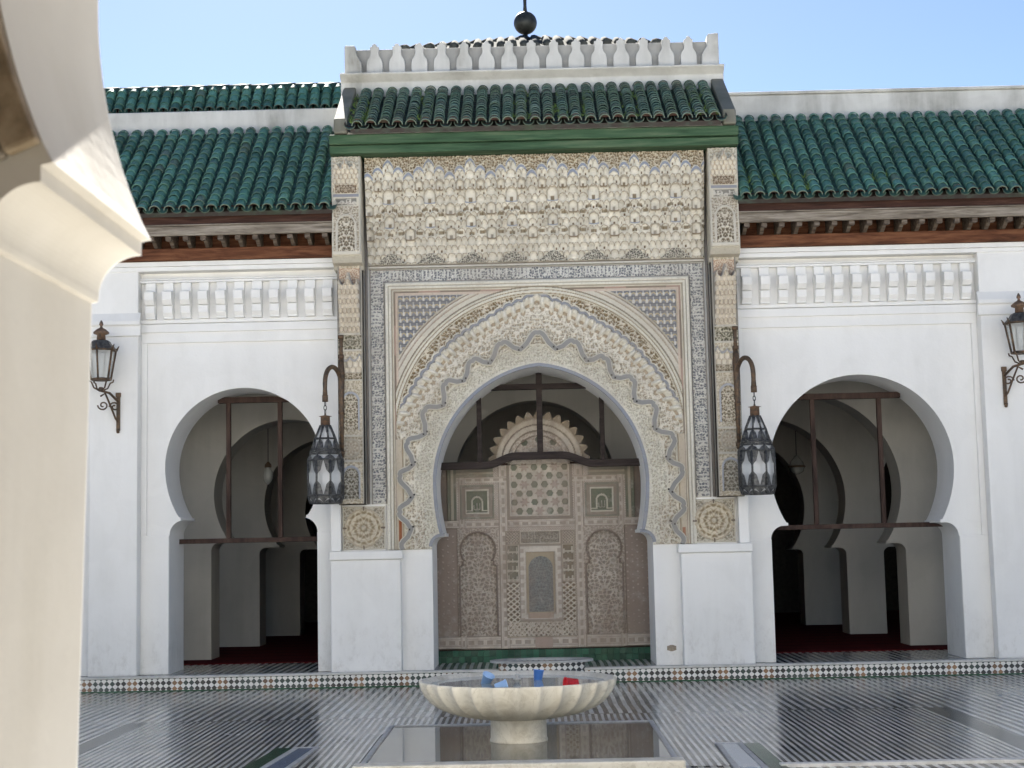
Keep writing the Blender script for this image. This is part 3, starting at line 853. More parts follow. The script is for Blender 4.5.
GREEN = [(0.066, 0.1797, 0.1395), (0.0794, 0.2059, 0.1599), (0.0984, 0.2387, 0.1835), (0.0618, 0.1608, 0.1309), (0.1015, 0.2257, 0.1659), (0.0775, 0.1938, 0.1604)]
def roof(x0, x1, ye, ze, yt, zt, pitch=.155, course=.135, cols=GREEN, rad=.060, fade=0.0):
    mb = MB()
    d = Vector((0, yt - ye, zt - ze)); ln = d.length; d.normalize(); nrm = Vector((0, -d.z, d.y))
    if nrm.z < 0: nrm = -nrm
    n = max(1, int(round((x1 - x0) / pitch))); p = (x1 - x0) / n; nc = int(math.ceil(ln / course))
    rn = random.Random(int(abs(x0 * 100 + ze * 10)))
    def pt(x, s, h): 
        q = Vector((x, ye, ze)) + d * s + nrm * h; return (q.x, q.y, q.z)
    K = 8
    for i in range(n + 1):                      # pans (hollow side up)
        xc = x0 + p * i
        for j in range(nc):
            s0 = j * course - .02; s1 = min((j + 1) * course, ln); c = rn.choice(cols); c = tuple(v * .7 for v in c)
            vs = []; 
            for s_, r_, hh in ((s0, rad * .95, .012), (s1, rad * 1.0, .0)):
                for k in range(K + 1):
                    a = pi + pi * k / K; vs.append(pt(xc + r_ * cos(a), s_, .045 + hh + r_ * .75 * sin(a)))
            mb.add(vs, [(k, k + 1, k + K + 2, k + K + 1) for k in range(K)], c, True)
        vs = []
        for r_ in (rad * .95, rad * 1.18):
            for k in range(K + 1):
                a = pi + pi * k / K; vs.append(pt(xc + min(r_, rad * 1.02) * cos(a), -.021, .057 + r_ * .78 * sin(a)))
        mb.add(vs, [(k, k + 1, k + K + 2, k + K + 1) for k in range(K)], (.10, .13, .10))
        vs = []
        for s_ in (-.021, .16):
            for k in range(K + 1):
                a = pi + pi * k / K; vs.append(pt(xc + rad * 1.02 * cos(a), s_, .057 + rad * 1.18 * .78 * sin(a)))
        mb.add(vs, [(k, k + 1, k + K + 2, k + K + 1) for k in range(K)], (.11, .042, .03), True)
    for i in range(n):                          # covers
        xc = x0 + p * (i + .5) + rn.uniform(-.006, .006); lift = rn.uniform(-.004, .004)
        for j in range(nc):
            s0 = j * course - .03 + rn.uniform(-.01, .01); s1 = min((j + 1) * course, ln); c = rn.choice(cols)
            q = rn.uniform(.72, 1.35); c = tuple(v * q for v in c)
            if rn.random() < .03: c = (.11, .17, .13)
            jx = rn.uniform(-.004, .004)
            r0 = rad * rn.uniform(.98, 1.06); r1 = rad * .84; h0 = .048 + lift + rn.uniform(0, .006)
            vs = []
            for s_, r_, hh in ((s0, r0 - .011, h0), (s0, r0, h0), (s1, r1, h0 - .014)):
                for k in range(K + 1):
                    a = pi * k / K; vs.append(pt(xc + jx + r_ * cos(a), s_, hh + r_ * sin(a)))
            e = K + 1
            mb.add(vs, [(k, k + 1, k + e + 1, k + e) for k in range(K)], tuple(v * .8 + .02 for v in c) if j else (.16, .20, .15))
            mb.add(vs, [(k + e, k + e + 1, k + 2 * e + 1, k + 2 * e) for k in range(K)], c, True)
        vs = [pt(xc + rad * .86 * cos(pi * k / K), .05, .05 + rad * .86 * sin(pi * k / K)) for k in range(K + 1)]
        mb.add(vs, [tuple(range(K + 1))], (.10, .042, .03))
    # bedding slab under the tiles
    mb.add([pt(x0, 0, -.05), pt(x1, 0, -.05), pt(x1, ln, -.05), pt(x0, ln, -.05), pt(x0, 0, .0), pt(x1, 0, .0), pt(x1, ln, .0), pt(x0, ln, .0)],
           [(0, 3, 2, 1), (4, 5, 6, 7), (0, 1, 5, 4), (1, 2, 6, 5), (2, 3, 7, 6), (3, 0, 4, 7)], (.05, .04, .035))
    return mb
PG = [(0.0585, 0.1237, 0.102), (0.0803, 0.16, 0.1382), (0.102, 0.1818, 0.1455), (0.0585, 0.102, 0.0875), (0.1237, 0.189, 0.16), (0.0875, 0.1527, 0.102)]
obj('tile_roof', roof(AX - 2.02, AX + 2.07, -.70, 6.10, .36, 6.80, .152, .088, PG, .062), 'tile', portal, fixn=False)
for cx, s in ((AX - 2.135, -1), (AX + 2.17, 1)):
    m = MB(); m.prismx([(-.66, 6.07), (-.64, 6.24), (.36, 6.93), (.36, 6.6), (-.2, 6.07)], cx - .075, cx + .075); obj('roof_coping', m, 'coping', portal, .02)
m = MB(); m.prismx([(.28, 6.70), (.28, 6.93), (.17, 7.00), (.17, 7.02), (.80, 7.02), (.80, 6.70)], AX - 2.24, AX + 2.25); obj('parapet_base', m, 'old', portal, .015)
m = MB(); m.box(AX - 2.19, AX + 2.20, .34, .56, 7.021, 7.348); obj('parapet', m, 'grime', portal, .01)
def bottle(cx, w=.092):
    pts = [(-.078, 0), (-.081, .06), (-.080, .118), (-.072, .150), (-.056, .172), (-.046, .19), (-.041, .215), (-.043, .25), (-.046, .283), (-.026, .290), (-.020, .308), (.0, .318)]
    pts = [(x * w / .08, z * 1.17) for x, z in pts]
    return [(cx + x, 7.022 + z) for x, z in pts] + [(cx - x, 7.022 + z) for x, z in reversed(pts[:-1])]
x0 = AX - 2.19; x1 = AX + 2.20
for i in range(15):
    cx = x0 + .352 + i * (x1 - x0 - .704) / 14
    m = MB(); m.prism(bottle(cx, .093), .262, .342); obj('merlon', m, 'old', portal, .006)
for s, xe in ((1, x0), (-1, x1)):
    pts = [(0, 0), (.205, 0), (.20, .12), (.165, .18), (.14, .21), (.128, .30), (0, .305 if s > 0 else .345)]
    if s < 0: pts[5] = (.128, .335)
    poly = [(xe + s * a, 7.022 + b * 1.16) for a, b in pts]
    m = MB(); m.prism(poly, .25, .56); obj('end_merlon', m, 'old', portal, .014)
# hipped roof behind the parapet, with its finial
m = MB()
apx = (AX - .02, 2.6, 8.20)
for a, b in (((-1.6, 1.0), (1.6, 1.0)), ((1.6, 1.0), (1.6, 4.2)), ((1.6, 4.2), (-1.6, 4.2)), ((-1.6, 4.2), (-1.6, 1.0))):
    m.add([(AX + a[0], a[1], 7.0), (AX + b[0], b[1], 7.0), (AX + b[0], b[1], 7.56), (AX + a[0], a[1], 7.56)], [(0, 1, 2, 3)], (.10, .12, .10))
    m.add([(AX + a[0], a[1], 7.56), (AX + b[0], b[1], 7.56), apx], [(0, 1, 2)], (.10, .12, .10))
    for i in range(22):
        t = (i + .5) / 22; bx = AX + a[0] + (b[0] - a[0]) * t; by = a[1] + (b[1] - a[1]) * t
        mx = (a[0] + b[0]) / 2; my = (a[1] + b[1]) / 2
        q = 1 - abs(2 * t - 1); ex = bx + ((apx[0] - AX) - mx) * q; ey = by + (apx[1] - my) * q; g = random.uniform(-.012, .012)
        m.tube([(bx, by, 7.57 + g), ((bx + ex) / 2, (by + ey) / 2, 7.57 + .32 * q + g), (ex, ey, 7.57 + .64 * q)], .052, 8)
obj('hipped_roof', m, 'oldtile', portal)
fin = MB(); fin.lathe([(.06, 0), (.10, .05), (.03, .10), (.03, .13)], AX - .05, 2.6, 8.14, 16)
fin.lathe([(.155 * sin(pi * k / 14) + .001, .155 - .155 * cos(pi * k / 14)) for k in range(15)], AX - .05, 2.6, 8.265, 24)
fin.lathe([(.03, 0), (.022, .1), (.024, .2), (.035, .26), (.022, .3), (.018, .7)], AX - .05, 2.6, 8.56, 12)
fo = obj('finial', fin, 'ball', portal)
m = MB()
for i in range(240):
    x = random.choice([AX - 2.0, AX - 1.9, AX - .1, AX + 1.1, AX + .6, AX + 1.9, AX - 1.2, AX + .3]) + random.gauss(0, .07); t = random.uniform(0, .9) ** 1.5
    y = -.70 + 1.06 * t - .02; z = 6.10 + .70 * t + .06
    for k in range(5):
        a = random.uniform(0, 2 * pi); l = random.uniform(.02, .055)
        m.add([(x - .006, y, z), (x + .006, y, z), (x + l * .7 * cos(a), y + l * .5 * sin(a) - .01, z + l)], [(0, 1, 2)])
w_ = obj('roof_weeds', m, 'leaf', None, fixn=False); w_['kind'] = 'stuff'; tag(w_, 'small green weeds growing along the tiled roof of the portal', 'weeds')

# ================================================================== CARVED SCREEN IN THE PORTAL
scr = thing('carved_screen', 'carved and painted wooden screen with star window filling the central portal arch', 'screen', (AX, .86, .15))
SY = .86
def starwin(X, Z, cx, cz, R, m):
    d = .1195; rh = d * .866
    j = np.round((Z - cz) / rh); best = np.zeros(X.shape, bool); hexm = np.zeros(X.shape, bool); star = np.zeros(X.shape, bool)
    for dj in (-1, 0, 1):
        jj = j + dj; zz = cz + jj * rh
        for di in (-1, 0, 1):
            xo = cx + .5 * d * (jj % 2); i = np.round((X - xo) / d) + di
            px = xo + i * d; a = X - px; b = Z - zz
            ii = i - np.floor(jj / 2); isstar = ((ii - jj) % 3) == 0
            r = np.hypot(a, b); th = np.arctan2(b, a)
            hx = np.maximum(np.abs(a) * .866 + np.abs(b) * .5, np.abs(b)) < .036
            t6 = np.abs(((th + pi / 6) % (pi / 3)) - pi / 6)
            st = r < .058 - .032 * (t6 / (pi / 6))
            hexm |= hx & ~isstar; star |= st & isstar
    R.put(m, .004, (.46, .405, .345)); R.put(m & hexm, -.014, (.13, .165, .115)); R.put(m & star, -.010, (.35, .265, .23))
def screenf(X, Z):
    R = Rel(X, Z, (.38, .32, .275))
    xm = np.abs(X - AX - .0)
    key = hashn(np.floor(X / .07), np.floor(Z / .03), 2)
    # studded meander strips
    R.carve(np.ones(X.shape), np.maximum(lattice(X, Z, .055, .055), .3 * vine(X, Z, .05, 1)), -.003, .004, (.27, .205, .175), (.44, .375, .325))
    def frame(x0, x1, z0, z1, w, h, c):
        d = np.minimum(np.minimum(X - x0, x1 - X), np.minimum(Z - z0, z1 - Z)); R.put((d >= 0) & (d < w), h, c)
    def field(x0, x1, z0, z1): return (X > x0) & (X < x1) & (Z > z0) & (Z < z1)
    # reddish side boards with pale flecks
    side = xm > .93
    fl = (np.hypot(((X / .06) % 1 - .5) * .06, ((Z / .075 + .5 * (np.floor(X / .06) % 2)) % 1 - .5) * .075) < .011) & (hashn(np.floor(X / .06), np.floor(Z / .0375), 8) > .5)
    R.carve(side & (Z < 1.72), fl.astype(float), -.02, -.014, (.255, .185, .155), (.40, .33, .285))
    # white-ish framing rails with dashed inlay
    rails = [(-1.5, 1.5, 1.70, 1.80), (-1.5, 1.5, .30, .45), (AX - .50, AX - .395, .3, 2.5), (AX + .395, AX + .50, .3, 2.5), (-1.5, 1.5, 2.23, 2.30), (AX - .97, AX - .90, .3, 2.3), (AX + .90, AX + .97, .3, 2.3)]
    for x0, x1, z0, z1 in rails:
        f = field(x0, x1, z0, z1); hor = (x1 - x0) > (z1 - z0)
        t = (Z - (z0 + z1) / 2) / ((z1 - z0) / 2) if hor else (X - (x0 + x1) / 2) / ((x1 - x0) / 2)
        s = X if hor else Z
        dash = (np.abs(t) < .34) & ((s / .11) % 1 < .62)
        R.put(f, .008, (.47, .405, .35)); R.put(f & dash, .002, (.30, .245, .205)); R.put(f & (np.abs(t) > .86), -.002, (.25, .2, .17))
        R.put(f & (np.abs(t) > .45) & (np.abs(t) < .6), .004, (.36, .30, .26))
    R.put(field(-1.5, 1.5, .30, .44) & (xm < .1), .004, (.36, .25, .205))
    # green square panels with arch and letters
    for cx in (-.637, .83):
        a, b, c, d = cx - .20, cx + .20, 1.81, 2.21
        R.put(field(a, b, c, d), .0, (.235, .19, .15)); frame(a, b, c, d, .022, .014, (.17, .18, .13)); frame(a + .06, b - .06, c + .055, d - .055, .018, .016, (.47, .43, .36))
        g = field(a + .078, b - .078, c + .073, d - .073); R.put(g, -.004, (.085, .125, .075))
        rr = np.hypot((X - cx), (Z - 2.0) * .9); arch = (np.where(Z > 2.0, rr, np.abs(X - cx)) - .062)
        R.put(g & (np.abs(arch) < .010) & (Z > 1.90), .010, (.46, .43, .34))
        R.put(g & (np.abs(Z - 1.905) < .008) & (np.abs(X - cx) > .05), .010, (.42, .40, .32))
    # green corner frames
    for s in (-1, 1):
        x0, x1 = sorted((AX + s * 1.19, AX + s * .56)); 
        f = field(x0, x1, 2.30, 2.40); t = (Z - 2.35) / .05
        R.put(f, .01, (.17, .17, .12)); R.put(f & (np.abs(t) < .3), .02, (.33, .29, .20))
        xs = (X - AX) * s; f = (xs > .99) & (xs < 1.10) & (Z > 1.80) & (Z < 2.40); t = (xs - 1.045) / .055
        R.put(f, .01, (.11, .13, .085)); R.put(f & (np.abs(t) < .3), .02, (.32, .28, .20)); R.put((xs > 1.10) & (Z > 1.8), -.02, (.16, .12, .10))
    # star window
    cx = .102; hz = 2.40; w = .335
    d = np.where(Z > hz, np.maximum(np.hypot(np.maximum(np.abs(X - cx) - .235, 0), Z - hz) + .235, np.abs(X - cx)), np.abs(X - cx))
    R.put((d < w + .05) & (Z > 1.80) & (Z < 2.53), .012, (.22, .18, .145)); R.put((d < w + .018) & (Z > 1.83), .020, (.47, .42, .36))
    starwin(X, Z, cx, 1.89, R, (d < w) & (Z > 1.845))
    # horseshoe niches, blind, with carved foliage
    for cx in (-.635, .84):
        f = field(cx - .24, cx + .24, .45, 1.70); R.carve(f, vine(np.abs(X - cx), Z, .055, 2), -.002, .006, (.27, .21, .175), (.42, .355, .305))
        rr = np.hypot(X - cx, Z - 1.45); rad = .195
        shape = (rr < rad) & (Z > 1.30) | (np.abs(X - cx) < .17 + .035 * (Z < 1.27)) & (Z <= 1.32) & (Z > .455)
        ring = ((rr < rad + .022) & (Z > 1.30) | (np.abs(X - cx) < .195 + .032 * (Z < 1.27)) & (Z <= 1.32) & (Z > .455)) & ~shape
        R.carve(shape, vine(np.abs(X - cx), Z, .085, .7), -.036, -.020, (.24, .195, .165), (.42, .37, .325)); R.put(ring, .014, (.17, .12, .095))
    # central block
    x0, x1, z0, z1 = -.315, .505, .425, 1.665
    f = field(x0, x1, z0, z1); R.put(f, .006, (.26, .205, .15))
    R.carve(field(x0 + .01, x0 + .16, .44, 1.06), np.maximum(lattice(X, Z, .15, .12), 0), -.006, .012, (.15, .105, .06), (.50, .45, .38))
    R.carve(field(x1 - .16, x1 - .01, .44, 1.06), np.maximum(lattice(X + .05, Z, .15, .12), 0), -.006, .012, (.165, .105, .05), (.50, .45, .38))
    R.carve(field(x0 + .01, x1 - .01, .44, .60), np.maximum(lattice(X, Z + .04, .11, .13), vine(X, Z, .05, 2)), -.006, .012, (.17, .12, .075), (.47, .41, .34))
    for a, b, col in ((x0 + .015, x0 + .155, (.125, .13, .09)), (x1 - .155, x1 - .015, (.15, .115, .065))):
        g = field(a, b, 1.07, 1.50); zz = (Z - 1.07) % .1075
        let = (np.abs(zz - .02) < .009) | ((np.abs((X - a) % .047 - .02) < .008) & (zz < .02 + .07 * hashn(np.floor((X - a) / .047), np.floor((Z - 1.07) / .1075), 4)))
        R.carve(g, let.astype(float), -.004, .008, col, (.44, .40, .32)); frame(a, b, 1.07, 1.50, .009, .012, (.43, .37, .31))
    for a, b in ((x0 + .015, x0 + .155), (x1 - .155, x1 - .015)): R.carve(field(a, b, 1.515, 1.65), lattice(X, Z, .07, .07), -.004, .010, (.19, .15, .12), (.42, .36, .30))
    g = field(x0 + .19, x1 - .19, 1.515, 1.65); R.carve(g, .55 * vine(X, Z, .045, .5), -.004, .004, (.15, .13, .10), (.34, .29, .23)); frame(x0 + .175, x1 - .175, 1.505, 1.66, .012, .014, (.45, .39, .33))
    R.put(field(-.155, .345, .62, 1.49), .010, (.50, .45, .395)); frame(-.155, .345, .62, 1.49, .012, .006, (.28, .23, .2)); frame(-.085, .27, .69, 1.42, .012, .016, (.36, .31, .27))
    dsh = field(-.14, .33, .635, 1.475) & ~field(-.095, .285, .68, 1.43) & ((Z / .10) % 1 < .5) & ((np.abs(X - .095) > .2)); R.put(dsh, .006, (.36, .30, .26))
    R.put(field(-.072, .258, .70, 1.41), -.006, (.33, .255, .15))
    cx = .095; dd = np.where(Z > 1.22, np.hypot(X - cx, (Z - 1.22)), np.abs(X - cx))
    R.carve((dd < .142) & (Z > .715), np.maximum(vine(np.abs(X - cx), Z, .05, 1), .2), -.014, -.006, (.105, .118, .122), (.175, .19, .195))
    R.put(field(-.06, .24, .645, .70), .004, (.36, .24, .17))
    return R
m = MB(); m.box(-1.30, 1.53, SY + .035, SY + .12, .15, 2.47); o = obj('backing', m, 'darkwood', scr)
relief('panelling', -1.20, 1.43, .292, 2.44, .0068, screenf, SY + .033, scr, 'screen', keep=lambda X, Z: Z < 2.437)
relief('star_window', -.27, .47, 2.437, 2.545, .0068, screenf, SY + .033, scr, 'screen')
m = MB()
for i in range(38):
    for r_ in (0, 1):
        g = random.uniform(.6, 1.6)
        m.box(-1.24 + i * .072, -1.24 + i * .072 + .069, SY - .03, SY + .04, .15 + r_ * .069, .216 + r_ * .069, (.022 * g, .085 * g, .05 * g))
obj('plinth_tiles', m, 'tile', scr)
# scalloped lunette on top of the screen
def lunette(X, Z):
    R = Rel(X, Z, (.40, .335, .27)); r, a = polar(X, Z, .105, 2.47)
    R.carve(r < .36, vine(np.abs(X - .105), Z, .07, 1), .0, .008, (.34, .27, .22), (.45, .385, .33))
    for q in (-.5, 0, .5):
        rr = np.hypot(X - .105 - .24 * np.sin(q * 1.6), Z - 2.47 - .26 * np.cos(q)) ; 
        R.put(rr < .04, -.006, (.085, .105, .07))
    for r0, r1, h, c in ((.30, .315, .012, (.20, .15, .11)), (.36, .375, .02, (.22, .17, .12)), (.375, .43, .028, (.46, .40, .33)), (.43, .445, .015, (.20, .16, .12)), (.445, .50, .035, (.45, .38, .29)), (.50, .60, .02, (.34, .27, .19))):
        R.put((r >= r0) & (r < r1), h, c)
    return R
m = MB(); pts = []
for k in range(15 * 8 + 1):
    a = -pi / 2 * 1.02 + pi * 1.02 * k / 120; ph = (k % 8) / 8
    rr = .535 + .075 * (1 - abs(2 * ph - 1) ** 1.4) * (1 if True else 0)
    pts.append((.105 + rr * sin(a), 2.47 + rr * cos(a)))
m.prism(pts + [(.105 + .53, 2.44), (.105 - .53, 2.44)], SY + .042, SY + .16, (.29, .235, .165)); obj('scalloped_crest', m, 'screen', scr, .012)
relief('lunette', .105 - .52, .105 + .52, 2.46, 2.99, .009, lunette, SY + .036, scr, 'screen', keep=lambda X, Z: np.hypot(X - .105, Z - 2.47) < .515)
# lettering
def letters(name, body, x, z, y, size, parent, mat, ex=.004):
    t = bpy.data.curves.new(name, 'FONT'); t.body = body; t.size = size; t.align_x = 'CENTER'; t.extrude = ex
    o = bpy.data.objects.new(name, t); COL.objects.link(o); bpy.context.view_layer.update()
    me = bpy.data.meshes.new_from_object(o.evaluated_get(bpy.context.evaluated_depsgraph_get()))
    bpy.data.objects.remove(o); bpy.data.curves.remove(t)
    me.transform(Matrix.Rotation(pi / 2, 4, 'X')); off = world_loc(parent)
    me.transform(Matrix.Translation((x - off.x, y - off.y, z - off.z)))
    me.materials.clear(); return link(name, me, mat, parent)
M['letter'] = simple('pale_letter_paint', (.40, .355, .30), .85, var=.35, sc=40)
letters('lettering', '\uFEEA\uFEE0\uFEDF\uFE8D \uFEE2\uFEB4\uFE91', .095, 1.56, SY - .010, .135, scr, 'letter')
for cx in (-.637, .83): letters('lettering', '\uFEEA\uFEE0\uFEDF\uFE8D', cx, 1.915, SY - .008, .115, scr, 'letter')

# timber frame across the great arch
fr = thing('timber_frame', 'dark timber frame with curved tie beam across the central portal arch', 'frame', (AX, .55, 2.3))
path = []
for k in range(41):
    x = -1.16 + 2.56 * k / 40; q = abs(x - .105)
    z = 2.425 + .10 * (1 - float(sm(np.array(q), .28, .62))); path.append((x, z))
m = MB(); m.ribbon(path, .545, .66, -.042, .042); obj('tie_beam', m, 'beamwood', fr, .006)
for x, z1, w in ((.12, 3.50, .035), (-.585, 3.22, .028), (.845, 3.20, .028)):
    m = MB(); m.box(x - w, x + w, .57, .64, 2.46 if abs(x - .1) > .3 else 2.565, z1); obj('post', m, 'beamwood', fr, .006)
m = MB(); m.box(-.72, .96, .565, .645, 3.30, 3.365); obj('top_rail', m, 'beamwood', fr, .006)

# low round tiled basin at the foot of the portal
rb = thing('round_basin', 'low round mosaic tiled basin rim set into the step below the portal', 'basin', (.075, -.42, 0))
def disc(cx, cy, r, a0=pi, a1=2 * pi, n=24, add=()):
    return [(cx + r * cos(a0 + (a1 - a0) * k / n), cy + r * .62 * sin(a0 + (a1 - a0) * k / n)) for k in range(n + 1)] + list(add)
m = MB(); m.prismz([(.075 + .47 * cos(2 * pi * k / 40), -.37 + .25 * sin(2 * pi * k / 40)) for k in range(40)], .0, .236); obj('tiled_wall', m, 'zellige', rb)
m = MB()
for k in range(40):
    a, b = 2 * pi * k / 40, 2 * pi * (k + 1) / 40
    q = [(.075 + r * cos(t), -.37 + r * .50 * sin(t)) for t in (a, b) for r in (.38, .56)]
    m.add([(q[0][0], q[0][1], .238), (q[1][0], q[1][1], .238), (q[3][0], q[3][1], .238), (q[2][0], q[2][1], .238), (q[0][0], q[0][1], .262), (q[1][0], q[1][1], .262), (q[3][0], q[3][1], .262), (q[2][0], q[2][1], .262)],
          [(0, 3, 2, 1), (4, 5, 6, 7), (1, 2, 6, 5), (3, 0, 4, 7)])
obj('rim', m, 'greystone', rb)

# ================================================================== WINGS
def dentils(par, x0, x1, n, y, dz=0.0, bw=.112):
    p = (x1 - x0) / n
    for i in range(n):
        xc = x0 + p * (i + .5)
        m = MB(); m.box(xc - bw / 2, xc + bw / 2, y - .075, y + .01, 4.197 + dz, 4.61 + dz)
        for prof in ([(-.074, 4.515), (-.165, 4.500), (-.160, 4.405), (-.115, 4.352), (-.074, 4.352)], [(-.074, 4.345), (-.115, 4.340), (-.110, 4.262), (-.074, 4.215)]):
            m.prismx([(y + a, b + dz) for a, b in prof], xc - bw / 2 + .002, xc + bw / 2 - .002)
        obj('dentil', m, 'white', par, .006)
def wing(name, label, bays, pils, xin, xout, side, nd):
    """bays: list of (cx, zc, R, jh, zs, zcap); pils: x ranges"""
    xa, xb = sorted((xin, xout))
    t = thing(name, label, 'building', ((xa + xb) / 2, 0, .165))
    arches = [arch_path(cx, zc, R, jh, zs, .03, zs - .03 - zcap, .15, kl=1.12) for cx, zc, R, jh, zs, zcap in bays]
    dz = -.07 if side < 0 else -.05
    m = MB(); m.prism(wall_poly(xa, xb, .15, 4.78, arches), .03, .73); obj('wall', m, 'white', t)
    # raised frames round each bay: legs and lintel, proud of the recessed panel
    edges = sorted([xin, xout] + [p for q in pils for p in q])
    for (cx, zc, R, jh, zs, zcap), (px0, px1) in zip(bays, bay_ranges(bays, pils, xin, xout)):
        m = MB(); g = .065
        m.box(px0, px0 + g, -.002, .03, zcap + .0, 3.93 + dz); m.box(px1 - g, px1, -.002, .03, zcap, 3.93 + dz)
        m.box(px0, cx - jh, -.002, .03, .15, zcap); m.box(cx + jh, px1, -.002, .03, .15, zcap)
        m.box(px0, px1, -.002, .03, 3.93 + dz, 4.78); obj('bay_frame', m, 'white', t, .006)
        m = MB(); m.box(px0, px1, -.028, .0, 4.05 + dz, 4.145 + dz); m.box(px0, px1, -.040, .0, 4.150 + dz, 4.195 + dz); obj('string_course', m, 'white', t, .006)
        m = MB(); m.box(px0, px1, -.078, .0, 4.612 + dz, 4.64 + dz); m.box(px0, px1, -.088, .0, 4.642 + dz, 4.66 + dz); obj('cornice', m, 'white', t, .008)
        n = nd[bays.index((cx, zc, R, jh, zs, zcap))]
        dentils(t, px0 + .02, px1 - .02, n, .0, dz)
    for a, b in pils:
        m = MB(); m.box(a, b, -.15, .025, .15, 4.80); obj('pilaster', m, 'white', t, .012)
        m = MB(); m.prismx([(-.145, 3.99 + dz), (-.175, 4.0 + dz), (-.175, 4.11 + dz), (-.205, 4.125 + dz), (-.205, 4.165 + dz), (-.145, 4.27 + dz)], a - .03, b + .03); obj('capital', m, 'white', t, .006)
    m = MB(); m.box(xa, xb, -.165, .02, 4.660, 4.71); m.box(xa, xb, -.185, .02, 4.712, 4.766); obj('wall_head', m, 'white', t, .006)
    # eaves
    m = MB(); m.box(xa, xb, -.235, .1, 4.768, 4.905); obj('eaves_beam', m, 'brown', t, .01)
    m = MB(); m.box(xa, xb, -.06, .1, 4.907, 5.20); obj('eaves_board', m, 'brown', t)
    m = MB(); m.box(xa, xb, -.50, -.46, 4.995, 5.10); m.box(xa, xb, -.515, -.465, 5.102, 5.118); obj('fascia', m, 'greywood', t, .006)
    m = MB(); m.box(xa, xb, -.475, -.43, 5.121, 5.27); obj('tilting_board', m, 'redwood', t, .006)
    m = MB(); m.box(xa, xb, -.46, .1, 5.13, 5.15); obj('soffit', m, 'redwood', t)
    n = int((xb - xa) / .19)
    xs = [xa + (i + .5) * (xb - xa) / n for i in range(n)]
    xs = sorted(xs, key=lambda v: abs(v - xin))[:40]
    for xc in xs:
        m = MB(); m.prismx([(-.06, 4.908), (-.22, 4.908), (-.30, 4.94), (-.36, 4.985), (-.455, 5.03), (-.455, 5.125), (-.06, 5.125)], xc - .022, xc + .022); m.box(xc - .03, xc + .03, -.478, -.40, 4.945, 4.992)
        obj('rafter_end', m, 'rafterwood', t, .004)
    obj('tile_roof', roof(xa, xb, -.57, 5.235, 1.02, 6.56), 'tile', t, fixn=False)
    return t
def bay_ranges(bays, pils, xin, xout):
    out = []
    for b in bays:
        lo = max([p[1] for p in pils if p[1] < b[0]] + [x for x in (xin, xout) if x < b[0]])
        hi = min([p[0] for p in pils if p[0] > b[0]] + [x for x in (xin, xout) if x > b[0]])
        out.append((lo, hi))
    return out
LB = [(-3.235, 2.45, .885, .832, 1.885, 1.69), (-6.08, 2.45, .885, .832, 1.885, 1.69)]
LP = [(-4.93, -4.385), (-7.75, -7.2)]
wl = wing('left_wing'.replace('left_', 'arcade_'), 'white arcade wing left of the portal, with green tiled roof and second roof above', LB, LP, -2.13, -9.3, -1, [11, 11])
RB = [(3.715, 2.30, 1.03, 1.045, 1.68, 1.50), (7.05, 2.30, 1.03, 1.045, 1.68, 1.50)]
RP = [(5.075, 5.66), (8.4, 8.95)]
wr = wing('arcade_wing', 'white arcade wing right of the portal, with green tiled roof under a plain pale parapet', RB, RP, 2.36, 10.3, 1, [13, 13])
# left: pale band and upper roof; right: plain parapet
m = MB(); m.box(-9.3, -2.2, 1.02, 1.35, 6.50, 6.86); obj('roof_band', m, 'old', wl, .02)
obj('upper_roof', roof(-9.3, -2.1, 1.42, 6.955, 1.66, 7.285, .145, .12), 'tile', wl, fixn=False)
m = MB()
for i in range(26): m.tube([(-9.3 + i * .28, 1.68, 7.30 + random.uniform(-.006, .006)), (-9.3 + i * .28 + .275, 1.68, 7.30 + random.uniform(-.006, .006))], .085, 10, (.02, .05, .04))
obj('ridge_tiles', m, 'tile', wl)
m = MB(); m.box(1.95, 10.3, 1.02, 1.45, 6.45, 6.885); m.box(1.95, 10.3, .99, 1.48, 6.886, 6.925); obj('roof_parapet', m, 'old', wr, .015)  # inner end carried on behind the portal to block stray sun
m = MB()
for i in range(110):
    x = random.choice([2.45, 2.6, 3.1, 4.0, 4.6, 2.9]) + random.gauss(0, .05); t = abs(random.gauss(0, .12)); y = -.56 + 1.59 * t; z = 5.25 + 1.325 * t + .05
    for k in range(5):
        a = random.uniform(0, 2 * pi); l = random.uniform(.02, .07)
        m.add([(x - .006, y, z), (x + .006, y, z), (x + l * .7 * cos(a), y + l * .5 * sin(a) - .01, z + l)], [(0, 1, 2)])
w_ = obj('roof_weeds', m, 'leaf', None, fixn=False); w_['kind'] = 'stuff'; tag(w_, 'small green weeds along the eave of the right tiled roof', 'weeds')

